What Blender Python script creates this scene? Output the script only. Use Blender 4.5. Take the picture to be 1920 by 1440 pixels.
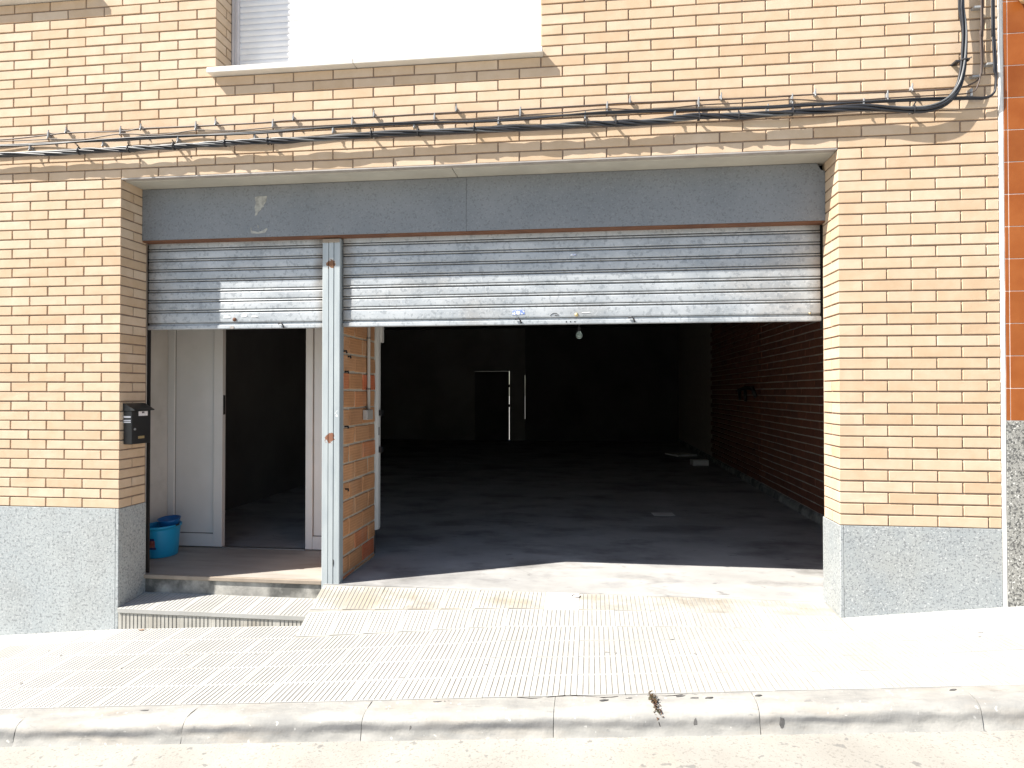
import bpy, math, random
from mathutils import Vector, Matrix
random.seed(11)
S = bpy.context.scene
for o in list(bpy.data.objects): bpy.data.objects.remove(o)
COL = S.collection

# ------------------------------------------------------------------ camera
CAM = Vector((2.915, -3.788, 0.722))
YAW, PIT = -0.12043, 0.01252
F_PX = 1240.0
cd = bpy.data.cameras.new('camera'); cam = bpy.data.objects.new('camera', cd); COL.objects.link(cam)
fwd = Vector((math.sin(YAW)*math.cos(PIT), math.cos(YAW)*math.cos(PIT), math.sin(PIT)))
rgt = Vector((math.cos(YAW), -math.sin(YAW), 0)); upv = rgt.cross(fwd)
cam.matrix_world = Matrix(((rgt.x, upv.x, -fwd.x, CAM.x), (rgt.y, upv.y, -fwd.y, CAM.y), (rgt.z, upv.z, -fwd.z, CAM.z), (0, 0, 0, 1)))
cd.sensor_fit = 'HORIZONTAL'; cd.sensor_width = 36.0; cd.lens = 36.0*F_PX/1920.0
cd.clip_start = 0.05; cd.clip_end = 2000
S.camera = cam

# ------------------------------------------------------------------ light
SUN = Vector((-1.95, -1.0, 2.35)).normalized()          # towards the sun
w = bpy.data.worlds.new('World'); S.world = w; w.use_nodes = True
nt = w.node_tree; bg = nt.nodes['Background']
sky = nt.nodes.new('ShaderNodeTexSky'); sky.sky_type = 'NISHITA'; sky.sun_disc = False
sky.sun_elevation = math.asin(SUN.z); sky.sun_rotation = math.atan2(SUN.x, SUN.y)
nt.links.new(sky.outputs[0], bg.inputs['Color']); bg.inputs['Strength'].default_value = 0.075
sd = bpy.data.lights.new('sun', 'SUN'); sd.energy = 5.0; sd.angle = math.radians(0.5); sd.color = (1.0, 0.95, 0.87)
so = bpy.data.objects.new('sun', sd); COL.objects.link(so); so.location = SUN*30
so.rotation_euler = (-SUN).to_track_quat('-Z', 'Y').to_euler()
V = S.view_settings
V.view_transform = 'Standard'; V.look = 'None'; V.gamma = 1.0; V.use_curve_mapping = False; V.exposure = 1.16

# ------------------------------------------------------------------ materials
def mat(name, c1, c2=None, scale=4.0, rough=0.8, metal=0.0, bump=0.0, bscale=120.0, speck=None, streak=None,
        rnd=None, stain=None, detail=6.0, aniso=None, lo=0.35, hi=0.65):
    """procedural material in world position space; speck=(colour, scale, threshold), stain=(colour, scale, lo, hi, amount)"""
    m = bpy.data.materials.new(name); m.use_nodes = True
    N, L = m.node_tree.nodes, m.node_tree.links
    b = N['Principled BSDF']; b.inputs['Roughness'].default_value = rough; b.inputs['Metallic'].default_value = metal
    g = N.new('ShaderNodeNewGeometry'); pos = g.outputs['Position']
    if aniso:
        mp = N.new('ShaderNodeVectorMath'); mp.operation = 'MULTIPLY'; L.new(pos, mp.inputs[0]); mp.inputs[1].default_value = aniso
        apos = mp.outputs[0]
    else: apos = pos
    def noise(sc, det=detail, ro=0.6, src=None):
        n = N.new('ShaderNodeTexNoise'); n.inputs['Scale'].default_value = sc; n.inputs['Detail'].default_value = det
        n.inputs['Roughness'].default_value = ro; L.new(src or pos, n.inputs['Vector']); return n.outputs['Fac']
    def ramp(src, a, bb):
        r = N.new('ShaderNodeMapRange'); r.inputs['From Min'].default_value = a; r.inputs['From Max'].default_value = bb
        L.new(src, r.inputs['Value']); return r.outputs[0]
    def mix(fac, a, bb, amt=None):
        x = N.new('ShaderNodeMix'); x.data_type = 'RGBA'
        if amt is not None:
            q = N.new('ShaderNodeMath'); q.operation = 'MULTIPLY'; L.new(fac, q.inputs[0]); q.inputs[1].default_value = amt; fac = q.outputs[0]
        L.new(fac, x.inputs['Factor'])
        for s, v in ((x.inputs[6], a), (x.inputs[7], bb)):
            if isinstance(v, tuple): s.default_value = (*v, 1)
            else: L.new(v, s)
        return x.outputs[2]
    col = c1
    if c2: col = mix(ramp(noise(scale, src=apos), lo, hi), c1, c2)
    if rnd:                                      # per-piece shift: object random + stored attribute
        oi = N.new('ShaderNodeObjectInfo'); at = N.new('ShaderNodeAttribute'); at.attribute_name = 'rnd'
        ad = N.new('ShaderNodeMath'); ad.operation = 'ADD'; L.new(oi.outputs['Random'], ad.inputs[0]); L.new(at.outputs['Fac'], ad.inputs[1])
        fr = N.new('ShaderNodeMath'); fr.operation = 'FRACT'; L.new(ad.outputs[0], fr.inputs[0])
        cr = N.new('ShaderNodeValToRGB'); cr.color_ramp.interpolation = 'LINEAR'
        e = cr.color_ramp.elements
        for i, c in enumerate(rnd):
            el = e[i] if i < 2 else e.new(1.0)
            el.position = i/(len(rnd)-1); el.color = (*c, 1)
        L.new(fr.outputs[0], cr.inputs[0])
        if c2 is None: col = cr.outputs[0]
        else:
            x = N.new('ShaderNodeMix'); x.data_type = 'RGBA'; x.blend_type = 'MULTIPLY'; x.inputs['Factor'].default_value = 1.0
            L.new(col, x.inputs[6]); L.new(cr.outputs[0], x.inputs[7]); col = x.outputs[2]
    if stain:
        for st in (stain if isinstance(stain, list) else [stain]):
            col = mix(ramp(noise(st[1], src=apos), st[2], st[3]), col, st[0], st[4])
    if speck:
        for sp in (speck if isinstance(speck, list) else [speck]):
            col = mix(ramp(noise(sp[1], 2.0, 0.5), sp[2], sp[2]+0.05), col, sp[0], sp[3] if len(sp) > 3 else None)
    if isinstance(col, tuple): b.inputs['Base Color'].default_value = (*col, 1)
    else: L.new(col, b.inputs['Base Color'])
    if bump:
        bp = N.new('ShaderNodeBump'); bp.inputs['Strength'].default_value = bump; bp.inputs['Distance'].default_value = 0.002
        L.new(noise(bscale, 4.0), bp.inputs['Height']); L.new(bp.outputs[0], b.inputs['Normal'])
    return m

BR = [(0.55, 0.402, 0.268), (0.585, 0.442, 0.308), (0.605, 0.465, 0.333), (0.625, 0.497, 0.37), (0.57, 0.42, 0.286)]
M_brick = mat('buff_brick', (1.0, 1.0, 1.0), (0.90, 0.87, 0.82), 9, 0.85, bump=0.5, bscale=220, rnd=BR,
              speck=((0.18, 0.10, 0.05), 330, 0.70, 0.7), stain=((0.62, 0.5, 0.36), 1.1, 0.52, 0.75, 0.25))
M_mortar = mat('brown_mortar', (0.24, 0.172, 0.13), (0.32, 0.238, 0.18), 30, 0.95, bump=0.6, bscale=150)
M_granite = mat('grey_granite', (0.30, 0.325, 0.335), (0.35, 0.37, 0.37), 3, 0.6, bump=0.15, bscale=300,
                speck=[((0.16, 0.17, 0.18), 75, 0.56, 0.55), ((0.10, 0.10, 0.11), 150, 0.60, 0.6), ((0.62, 0.63, 0.62), 95, 0.62, 0.6)],
                stain=((0.42, 0.40, 0.34), 1.6, 0.5, 0.75, 0.35))
M_granite_old = mat('weathered_granite', (0.335, 0.365, 0.375), (0.385, 0.41, 0.41), 2.2, 0.7, bump=0.2, bscale=300,
                speck=[((0.15, 0.16, 0.165), 62, 0.555, 0.55), ((0.12, 0.125, 0.13), 130, 0.58, 0.5), ((0.52, 0.53, 0.53), 80, 0.58, 0.55)],
                stain=((0.27, 0.28, 0.275), 2.6, 0.5, 0.72, 0.55))
M_granite_dark = mat('speckled_dark_granite', (0.28, 0.275, 0.25), (0.34, 0.335, 0.31), 3, 0.55, bump=0.15, bscale=260,
                speck=[((0.05, 0.05, 0.05), 90, 0.53, 0.8), ((0.02, 0.02, 0.02), 170, 0.58, 0.8), ((0.8, 0.79, 0.75), 110, 0.63, 0.7)])
M_fascia = mat('blue_grey_granite', (0.17, 0.185, 0.20), (0.205, 0.218, 0.232), 2.5, 0.5, bump=0.1, bscale=300,
               speck=[((0.08, 0.085, 0.09), 90, 0.585, 0.4), ((0.27, 0.28, 0.29), 110, 0.60, 0.4)])
M_soffit = mat('painted_concrete', (0.38, 0.365, 0.32), (0.46, 0.445, 0.39), 3.5, 0.85, bump=0.3, bscale=60, stain=((0.35, 0.31, 0.25), 6, 0.56, 0.8, 0.5))
M_angle = mat('grey_steel_angle', (0.33, 0.30, 0.28), (0.42, 0.39, 0.36), 12, 0.6, 0.2)
M_rust = mat('rusty_brown_steel', (0.12, 0.048, 0.024), (0.17, 0.075, 0.038), 7, 0.8, bump=0.3, bscale=90)
M_galv = mat('galvanised_steel', (0.35, 0.38, 0.405), (0.48, 0.505, 0.525), 4.0, 0.55, 0.25, bump=0.12, bscale=25, aniso=(1, 1, 1.6),
             speck=[((0.20, 0.22, 0.24), 48, 0.57, 0.5), ((0.55, 0.57, 0.58), 70, 0.60, 0.4)], stain=[((0.26, 0.21, 0.16), 1.7, 0.54, 0.78, 0.5), ((0.22, 0.24, 0.26), 3.1, 0.5, 0.7, 0.4)])
M_galv_post = mat('painted_steel_post', (0.35, 0.39, 0.41), (0.43, 0.47, 0.48), 6, 0.55, 0.2, bump=0.1, bscale=30, aniso=(3, 3, 0.5))
M_slatgroove = mat('dark_slat_groove', (0.07, 0.06, 0.05), (0.13, 0.115, 0.10), 6, 0.8)  # recessed slat faces get a darker colour than the fronts
M_dark = mat('dark_gap', (0.018, 0.014, 0.012), None, 5, 0.9)
M_marble = mat('cream_marble', (0.66, 0.63, 0.57), (0.74, 0.71, 0.66), 7, 0.4, stain=((0.6, 0.5, 0.38), 3, 0.58, 0.8, 0.3))
M_white = mat('white_pvc', (0.76, 0.76, 0.77), (0.82, 0.82, 0.83), 8, 0.45)
M_pane_frame = mat('grey_white_frame', (0.55, 0.53, 0.54), (0.62, 0.60, 0.61), 8, 0.45)
M_alu = mat('white_aluminium_door', (0.66, 0.67, 0.66), (0.73, 0.73, 0.72), 2.5, 0.45, stain=((0.4, 0.39, 0.36), 4, 0.6, 0.85, 0.25))
M_plaster = mat('dirty_white_plaster', (0.52, 0.51, 0.48), (0.64, 0.63, 0.60), 2.6, 0.95, bump=0.7, bscale=45, stain=((0.33, 0.32, 0.29), 4, 0.55, 0.8, 0.5))
M_tile = mat('glazed_orange_tile', (0.25, 0.066, 0.012), (0.30, 0.09, 0.02), 6, 0.35, rnd=[(0.85, 0.85, 0.85), (1, 1, 1), (1.1, 1.12, 1.15)])
M_tile.node_tree.nodes['Principled BSDF'].inputs['Specular IOR Level'].default_value = 0.3
M_grout = mat('white_grout', (0.74, 0.72, 0.68), (0.82, 0.80, 0.76), 20, 0.9, bump=0.6, bscale=60)
M_pave = mat('cream_cement_tile', (0.365, 0.36, 0.34), (0.43, 0.425, 0.405), 2.3, 0.85, bump=0.35, bscale=180, rnd=[(0.95, 0.95, 0.94), (1, 1, 1), (1.04, 1.04, 1.04)],
             speck=((0.25, 0.24, 0.22), 60, 0.70, 0.35), stain=[((0.44, 0.43, 0.40), 5, 0.55, 0.78, 0.3), ((0.50, 0.38, 0.24), 0.9, 0.60, 0.78, 0.2)])
M_groove = mat('dark_tile_groove', (0.25, 0.24, 0.22), (0.33, 0.32, 0.295), 12, 0.95)  # groove faces coloured darker than the tile tops
M_riser = mat('dirty_riser_tile', (0.34, 0.325, 0.285), (0.42, 0.405, 0.365), 6, 0.85, bump=0.4, bscale=120, stain=((0.20, 0.155, 0.10), 4, 0.5, 0.7, 0.5))
M_kjoint = mat('kerb_joint_mortar', (0.33, 0.32, 0.29), (0.40, 0.39, 0.355), 20, 0.95)
M_joint = mat('pavement_joint', (0.27, 0.255, 0.23), (0.34, 0.325, 0.29), 20, 0.95, bump=0.5, bscale=80)
M_ramp = mat('stained_ramp_tile', (0.42, 0.405, 0.365), (0.48, 0.465, 0.425), 2.3, 0.85, bump=0.35, bscale=180,
             stain=[((0.18, 0.155, 0.125), 2.2, 0.47, 0.60, 0.6), ((0.36, 0.28, 0.18), 4.2, 0.45, 0.70, 0.45)], aniso=(1.0, 1.7, 1))
M_kerb = mat('kerb_concrete', (0.28, 0.275, 0.26), (0.37, 0.36, 0.335), 5.0, 0.9, bump=1.0, bscale=55, aniso=(0.8, 3.0, 3.0),
             stain=[((0.19, 0.19, 0.185), 2.0, 0.48, 0.66, 0.7), ((0.36, 0.30, 0.235), 3.0, 0.52, 0.75, 0.5), ((0.16, 0.16, 0.155), 14, 0.60, 0.70, 0.4)], speck=[((0.15, 0.15, 0.15), 26, 0.72, 0.6), ((0.75, 0.74, 0.7), 40, 0.68, 0.5)])
M_gum = mat('old_gum', (0.20, 0.195, 0.185), (0.27, 0.26, 0.25), 40, 0.9)
M_kerbdirt = mat('tyre_mark', (0.07, 0.07, 0.07), (0.13, 0.125, 0.12), 40, 0.9)
M_road = mat('pale_worn_road', (0.285, 0.272, 0.245), (0.355, 0.342, 0.31), 1.5, 0.95, bump=0.9, bscale=45,
             speck=[((0.12, 0.12, 0.12), 24, 0.66, 0.6), ((0.2, 0.185, 0.165), 70, 0.60, 0.45), ((0.15, 0.14, 0.13), 140, 0.62, 0.4)], stain=[((0.34, 0.33, 0.31), 2.2, 0.60, 0.8, 0.55), ((0.58, 0.43, 0.28), 1.3, 0.58, 0.8, 0.3)])
M_floor = mat('oily_concrete_floor', (0.34, 0.335, 0.325), (0.44, 0.435, 0.425), 2.0, 0.8, bump=0.25, bscale=60, aniso=(0.85, 1.25, 1),
              stain=[((0.12, 0.12, 0.125), 1.3, 0.50, 0.70, 0.6), ((0.20, 0.20, 0.21), 5, 0.55, 0.75, 0.5), ((0.10, 0.10, 0.10), 11, 0.64, 0.72, 0.6), ((0.16, 0.15, 0.14), 2.6, 0.52, 0.66, 0.5)])
M_entry = mat('brown_grey_entry_tiles', (0.30, 0.275, 0.24), (0.40, 0.37, 0.33), 2.5, 0.7, bump=0.2, bscale=60, aniso=(0.6, 2.5, 1), stain=((0.16, 0.135, 0.11), 4, 0.55, 0.75, 0.5))
M_nosing = mat('brown_floor_edge', (0.25, 0.205, 0.16), (0.33, 0.275, 0.22), 9, 0.8)
M_cement = mat('rough_grey_cement', (0.20, 0.195, 0.18), (0.40, 0.385, 0.35), 9, 0.95, bump=1.0, bscale=60, stain=((0.06, 0.06, 0.055), 5, 0.45, 0.62, 0.8))
M_patch = mat('cement_patch', (0.66, 0.65, 0.62), (0.74, 0.73, 0.70), 9, 0.9, bump=0.5, bscale=80)
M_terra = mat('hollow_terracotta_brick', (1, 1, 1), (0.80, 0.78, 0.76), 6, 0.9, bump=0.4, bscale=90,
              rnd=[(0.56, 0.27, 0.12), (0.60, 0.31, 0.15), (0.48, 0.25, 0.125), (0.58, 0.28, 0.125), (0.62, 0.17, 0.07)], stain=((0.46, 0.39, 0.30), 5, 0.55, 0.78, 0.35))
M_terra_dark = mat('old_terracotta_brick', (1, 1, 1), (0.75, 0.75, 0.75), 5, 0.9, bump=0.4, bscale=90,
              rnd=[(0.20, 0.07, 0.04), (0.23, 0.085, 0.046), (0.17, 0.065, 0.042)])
M_tmortar = mat('pale_rough_mortar', (0.42, 0.36, 0.28), (0.54, 0.47, 0.375), 20, 0.95, bump=0.9, bscale=70)
M_tmortar2 = mat('grey_rough_mortar', (0.42, 0.36, 0.31), (0.52, 0.46, 0.40), 20, 0.95, bump=0.9, bscale=70)
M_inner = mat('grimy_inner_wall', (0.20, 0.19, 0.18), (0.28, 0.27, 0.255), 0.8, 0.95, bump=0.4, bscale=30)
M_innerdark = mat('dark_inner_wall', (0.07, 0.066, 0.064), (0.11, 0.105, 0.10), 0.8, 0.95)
M_black = mat('black_painted_metal', (0.014, 0.015, 0.017), (0.022, 0.024, 0.026), 6, 0.38, 0.0)
M_label = mat('white_paper_label', (0.72, 0.71, 0.74), (0.80, 0.79, 0.82), 60, 0.7)
M_ink = mat('printed_ink', (0.05, 0.05, 0.07), None, 5, 0.7)
M_brass = mat('brass_plate', (0.50, 0.40, 0.20), (0.58, 0.47, 0.26), 50, 0.4, 0.6)
M_chrome = mat('bright_steel', (0.6, 0.6, 0.6), None, 5, 0.3, 0.9)
M_blue = mat('blue_bucket_plastic', (0.012, 0.31, 0.60), (0.016, 0.36, 0.66), 5, 0.35)
M_bluedark = mat('dark_blue_wringer_plastic', (0.006, 0.13, 0.38), None, 5, 0.35)
M_red = mat('red_sticker_print', (0.22, 0.03, 0.025), (0.34, 0.14, 0.12), 40, 0.5)
M_navy = mat('navy_sticker_print', (0.02, 0.03, 0.14), None, 5, 0.5)
M_cable = mat('black_cable_sheath', (0.014, 0.015, 0.020), (0.03, 0.032, 0.038), 10, 0.45)
M_cable2 = mat('grey_cable_sheath', (0.10, 0.105, 0.11), (0.15, 0.155, 0.16), 10, 0.4)
M_cable3 = mat('brown_cable_sheath', (0.07, 0.045, 0.035), (0.11, 0.08, 0.065), 10, 0.5)
M_clip = mat('grey_plastic_clip', (0.24, 0.245, 0.25), (0.34, 0.345, 0.35), 20, 0.5)
M_tie = mat('black_cable_tie', (0.03, 0.03, 0.035), None, 5, 0.5)
M_pvc = mat('grey_pvc_conduit', (0.38, 0.345, 0.31), (0.44, 0.41, 0.37), 5, 0.5)
M_steelw = mat('white_steel_frame', (0.60, 0.60, 0.58), (0.68, 0.68, 0.66), 5, 0.5)
M_residue = mat('torn_paper_residue', (0.27, 0.27, 0.25), (0.42, 0.415, 0.38), 45, 0.9, bump=0.6, bscale=120)
M_sticker = mat('blue_white_sticker', (0.75, 0.77, 0.80), (0.16, 0.24, 0.55), 70, 0.5, lo=0.45, hi=0.55)
M_whitepaint = mat('white_paint_smear', (0.80, 0.80, 0.80), None, 5, 0.6)
M_leaf = mat('weed_leaf', (0.045, 0.05, 0.018), (0.10, 0.045, 0.028), 40, 0.7)
M_drylf = mat('dry_leaf', (0.20, 0.09, 0.04), (0.28, 0.15, 0.07), 60, 0.7)
M_stone = mat('tan_ceramic', (0.50, 0.33, 0.16), (0.58, 0.40, 0.22), 30, 0.6)
M_paper = mat('floor_board_paper', (0.70, 0.68, 0.64), (0.8, 0.78, 0.74), 10, 0.8)
M_bulb = bpy.data.materials.new('clear_bulb_glass'); M_bulb.use_nodes = True
_b = M_bulb.node_tree.nodes['Principled BSDF']; _b.inputs['Base Color'].default_value = (0.75, 0.92, 0.9, 1)
_b.inputs['Roughness'].default_value = 0.08; _b.inputs['Transmission Weight'].default_value = 0.75

# rust spots of fixed shape on the post, in object space
def rust_spots(m, spots):
    N, L = m.node_tree.nodes, m.node_tree.links; b = N['Principled BSDF']
    src = b.inputs['Base Color'].links[0].from_socket
    tc = N.new('ShaderNodeNewGeometry'); no = N.new('ShaderNodeTexNoise'); no.inputs['Scale'].default_value = 60; no.inputs['Detail'].default_value = 5; L.new(tc.outputs['Position'], no.inputs['Vector'])
    for (x, y, z, r, c) in spots:
        d = N.new('ShaderNodeVectorMath'); d.operation = 'DISTANCE'; L.new(tc.outputs['Position'], d.inputs[0]); d.inputs[1].default_value = (x, y, z)
        a = N.new('ShaderNodeMath'); a.operation = 'MULTIPLY_ADD'; L.new(no.outputs['Fac'], a.inputs[0]); a.inputs[1].default_value = 0.055; L.new(d.outputs['Value'], a.inputs[2])
        r_ = N.new('ShaderNodeMapRange'); r_.inputs['From Min'].default_value = r+0.0285; r_.inputs['From Max'].default_value = r+0.0255; L.new(a.outputs[0], r_.inputs['Value'])
        x_ = N.new('ShaderNodeMix'); x_.data_type = 'RGBA'; L.new(r_.outputs[0], x_.inputs['Factor']); L.new(src, x_.inputs[6]); x_.inputs[7].default_value = (*c, 1)
        src = x_.outputs[2]
    L.new(src, b.inputs['Base Color'])
rust_spots(M_galv_post, [(1.276, 0.222, 1.540, 0.033, (0.50, 0.51, 0.50)), (1.272, 0.222, 1.535, 0.029, (0.20, 0.095, 0.045)),
                         (1.268, 0.222, 0.435, 0.031, (0.24, 0.105, 0.06)), (1.285, 0.222, 0.60, 0.004, (0.7, 0.7, 0.7)), (1.31, 0.222, 0.585, 0.012, (0.7, 0.7, 0.7))])

def grime_band(m, slope, z0, centre, half, colour):
    N, L = m.node_tree.nodes, m.node_tree.links; b = N['Principled BSDF']; src = b.inputs['Base Color'].links[0].from_socket
    g = N.new('ShaderNodeNewGeometry'); sx = N.new('ShaderNodeSeparateXYZ'); L.new(g.outputs['Position'], sx.inputs[0])
    a = N.new('ShaderNodeMath'); a.operation = 'MULTIPLY_ADD'; L.new(sx.outputs['X'], a.inputs[0]); a.inputs[1].default_value = -slope; L.new(sx.outputs['Z'], a.inputs[2])
    no = N.new('ShaderNodeTexNoise'); no.inputs['Scale'].default_value = 2.6; no.inputs['Detail'].default_value = 7; no.inputs['Roughness'].default_value = 0.65
    mp = N.new('ShaderNodeVectorMath'); mp.operation = 'MULTIPLY'; L.new(g.outputs['Position'], mp.inputs[0]); mp.inputs[1].default_value = (1, 5, 5); L.new(mp.outputs[0], no.inputs['Vector'])
    w1 = N.new('ShaderNodeMath'); w1.operation = 'MULTIPLY_ADD'; L.new(no.outputs['Fac'], w1.inputs[0]); w1.inputs[1].default_value = 0.05; L.new(a.outputs[0], w1.inputs[2])
    d = N.new('ShaderNodeMath'); d.operation = 'SUBTRACT'; L.new(w1.outputs[0], d.inputs[0]); d.inputs[1].default_value = z0+centre+0.025
    ab = N.new('ShaderNodeMath'); ab.operation = 'ABSOLUTE'; L.new(d.outputs[0], ab.inputs[0])
    r = N.new('ShaderNodeMapRange'); r.inputs['From Min'].default_value = half; r.inputs['From Max'].default_value = half*0.2; L.new(ab.outputs[0], r.inputs['Value'])
    n2 = N.new('ShaderNodeTexNoise'); n2.inputs['Scale'].default_value = 1.7; L.new(g.outputs['Position'], n2.inputs['Vector'])
    r2 = N.new('ShaderNodeMapRange'); r2.inputs['From Min'].default_value = 0.35; r2.inputs['From Max'].default_value = 0.6; r2.inputs['To Min'].default_value = 0.25; L.new(n2.outputs['Fac'], r2.inputs['Value'])
    q = N.new('ShaderNodeMath'); q.operation = 'MULTIPLY'; L.new(r.outputs[0], q.inputs[0]); L.new(r2.outputs[0], q.inputs[1])
    x = N.new('ShaderNodeMix'); x.data_type = 'RGBA'; L.new(q.outputs[0], x.inputs['Factor']); L.new(src, x.inputs[6]); x.inputs[7].default_value = (*colour, 1); L.new(x.outputs[2], b.inputs['Base Color'])
grime_band(M_kerb, 0.0785, -0.549-0.0785*2.758, -0.048, 0.022, (0.13, 0.13, 0.13))

def end_grime(m, xs, width, colour, amt):
    N, L = m.node_tree.nodes, m.node_tree.links; b = N['Principled BSDF']; src = b.inputs['Base Color'].links[0].from_socket
    g = N.new('ShaderNodeNewGeometry'); sx = N.new('ShaderNodeSeparateXYZ'); L.new(g.outputs['Position'], sx.inputs[0])
    no = N.new('ShaderNodeTexNoise'); no.inputs['Scale'].default_value = 9; no.inputs['Detail'].default_value = 6; L.new(g.outputs['Position'], no.inputs['Vector'])
    for x in xs:
        d = N.new('ShaderNodeMath'); d.operation = 'SUBTRACT'; L.new(sx.outputs['X'], d.inputs[0]); d.inputs[1].default_value = x
        ab = N.new('ShaderNodeMath'); ab.operation = 'ABSOLUTE'; L.new(d.outputs[0], ab.inputs[0])
        w1 = N.new('ShaderNodeMath'); w1.operation = 'MULTIPLY_ADD'; L.new(no.outputs['Fac'], w1.inputs[0]); w1.inputs[1].default_value = width; L.new(ab.outputs[0], w1.inputs[2])
        r = N.new('ShaderNodeMapRange'); r.inputs['From Min'].default_value = width*1.2; r.inputs['From Max'].default_value = width*0.45; r.inputs['To Max'].default_value = amt; L.new(w1.outputs[0], r.inputs['Value'])
        q = N.new('ShaderNodeMix'); q.data_type = 'RGBA'; L.new(r.outputs[0], q.inputs['Factor']); L.new(src, q.inputs[6]); q.inputs[7].default_value = (*colour, 1); src = q.outputs[2]
    L.new(src, b.inputs['Base Color'])
end_grime(M_galv, (0.0, 1.215, 1.335, 4.248), 0.12, (0.15, 0.115, 0.08), 0.75)

# grooved face of the hollow bricks: relief only
def grooves(m, axis, scale):
    N, L = m.node_tree.nodes, m.node_tree.links; b = N['Principled BSDF']
    g = N.new('ShaderNodeNewGeometry'); wv = N.new('ShaderNodeTexWave'); wv.bands_direction = axis; wv.inputs['Scale'].default_value = scale
    wv.inputs['Distortion'].default_value = 1.2; L.new(g.outputs['Position'], wv.inputs['Vector'])
    bp = N.new('ShaderNodeBump'); bp.inputs['Strength'].default_value = 0.45; bp.inputs['Distance'].default_value = 0.002
    L.new(wv.outputs['Fac'], bp.inputs['Height']); L.new(b.inputs['Normal'].links[0].from_socket, bp.inputs['Normal']); L.new(bp.outputs[0], b.inputs['Normal'])
grooves(M_terra, 'Z', 17)

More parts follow.
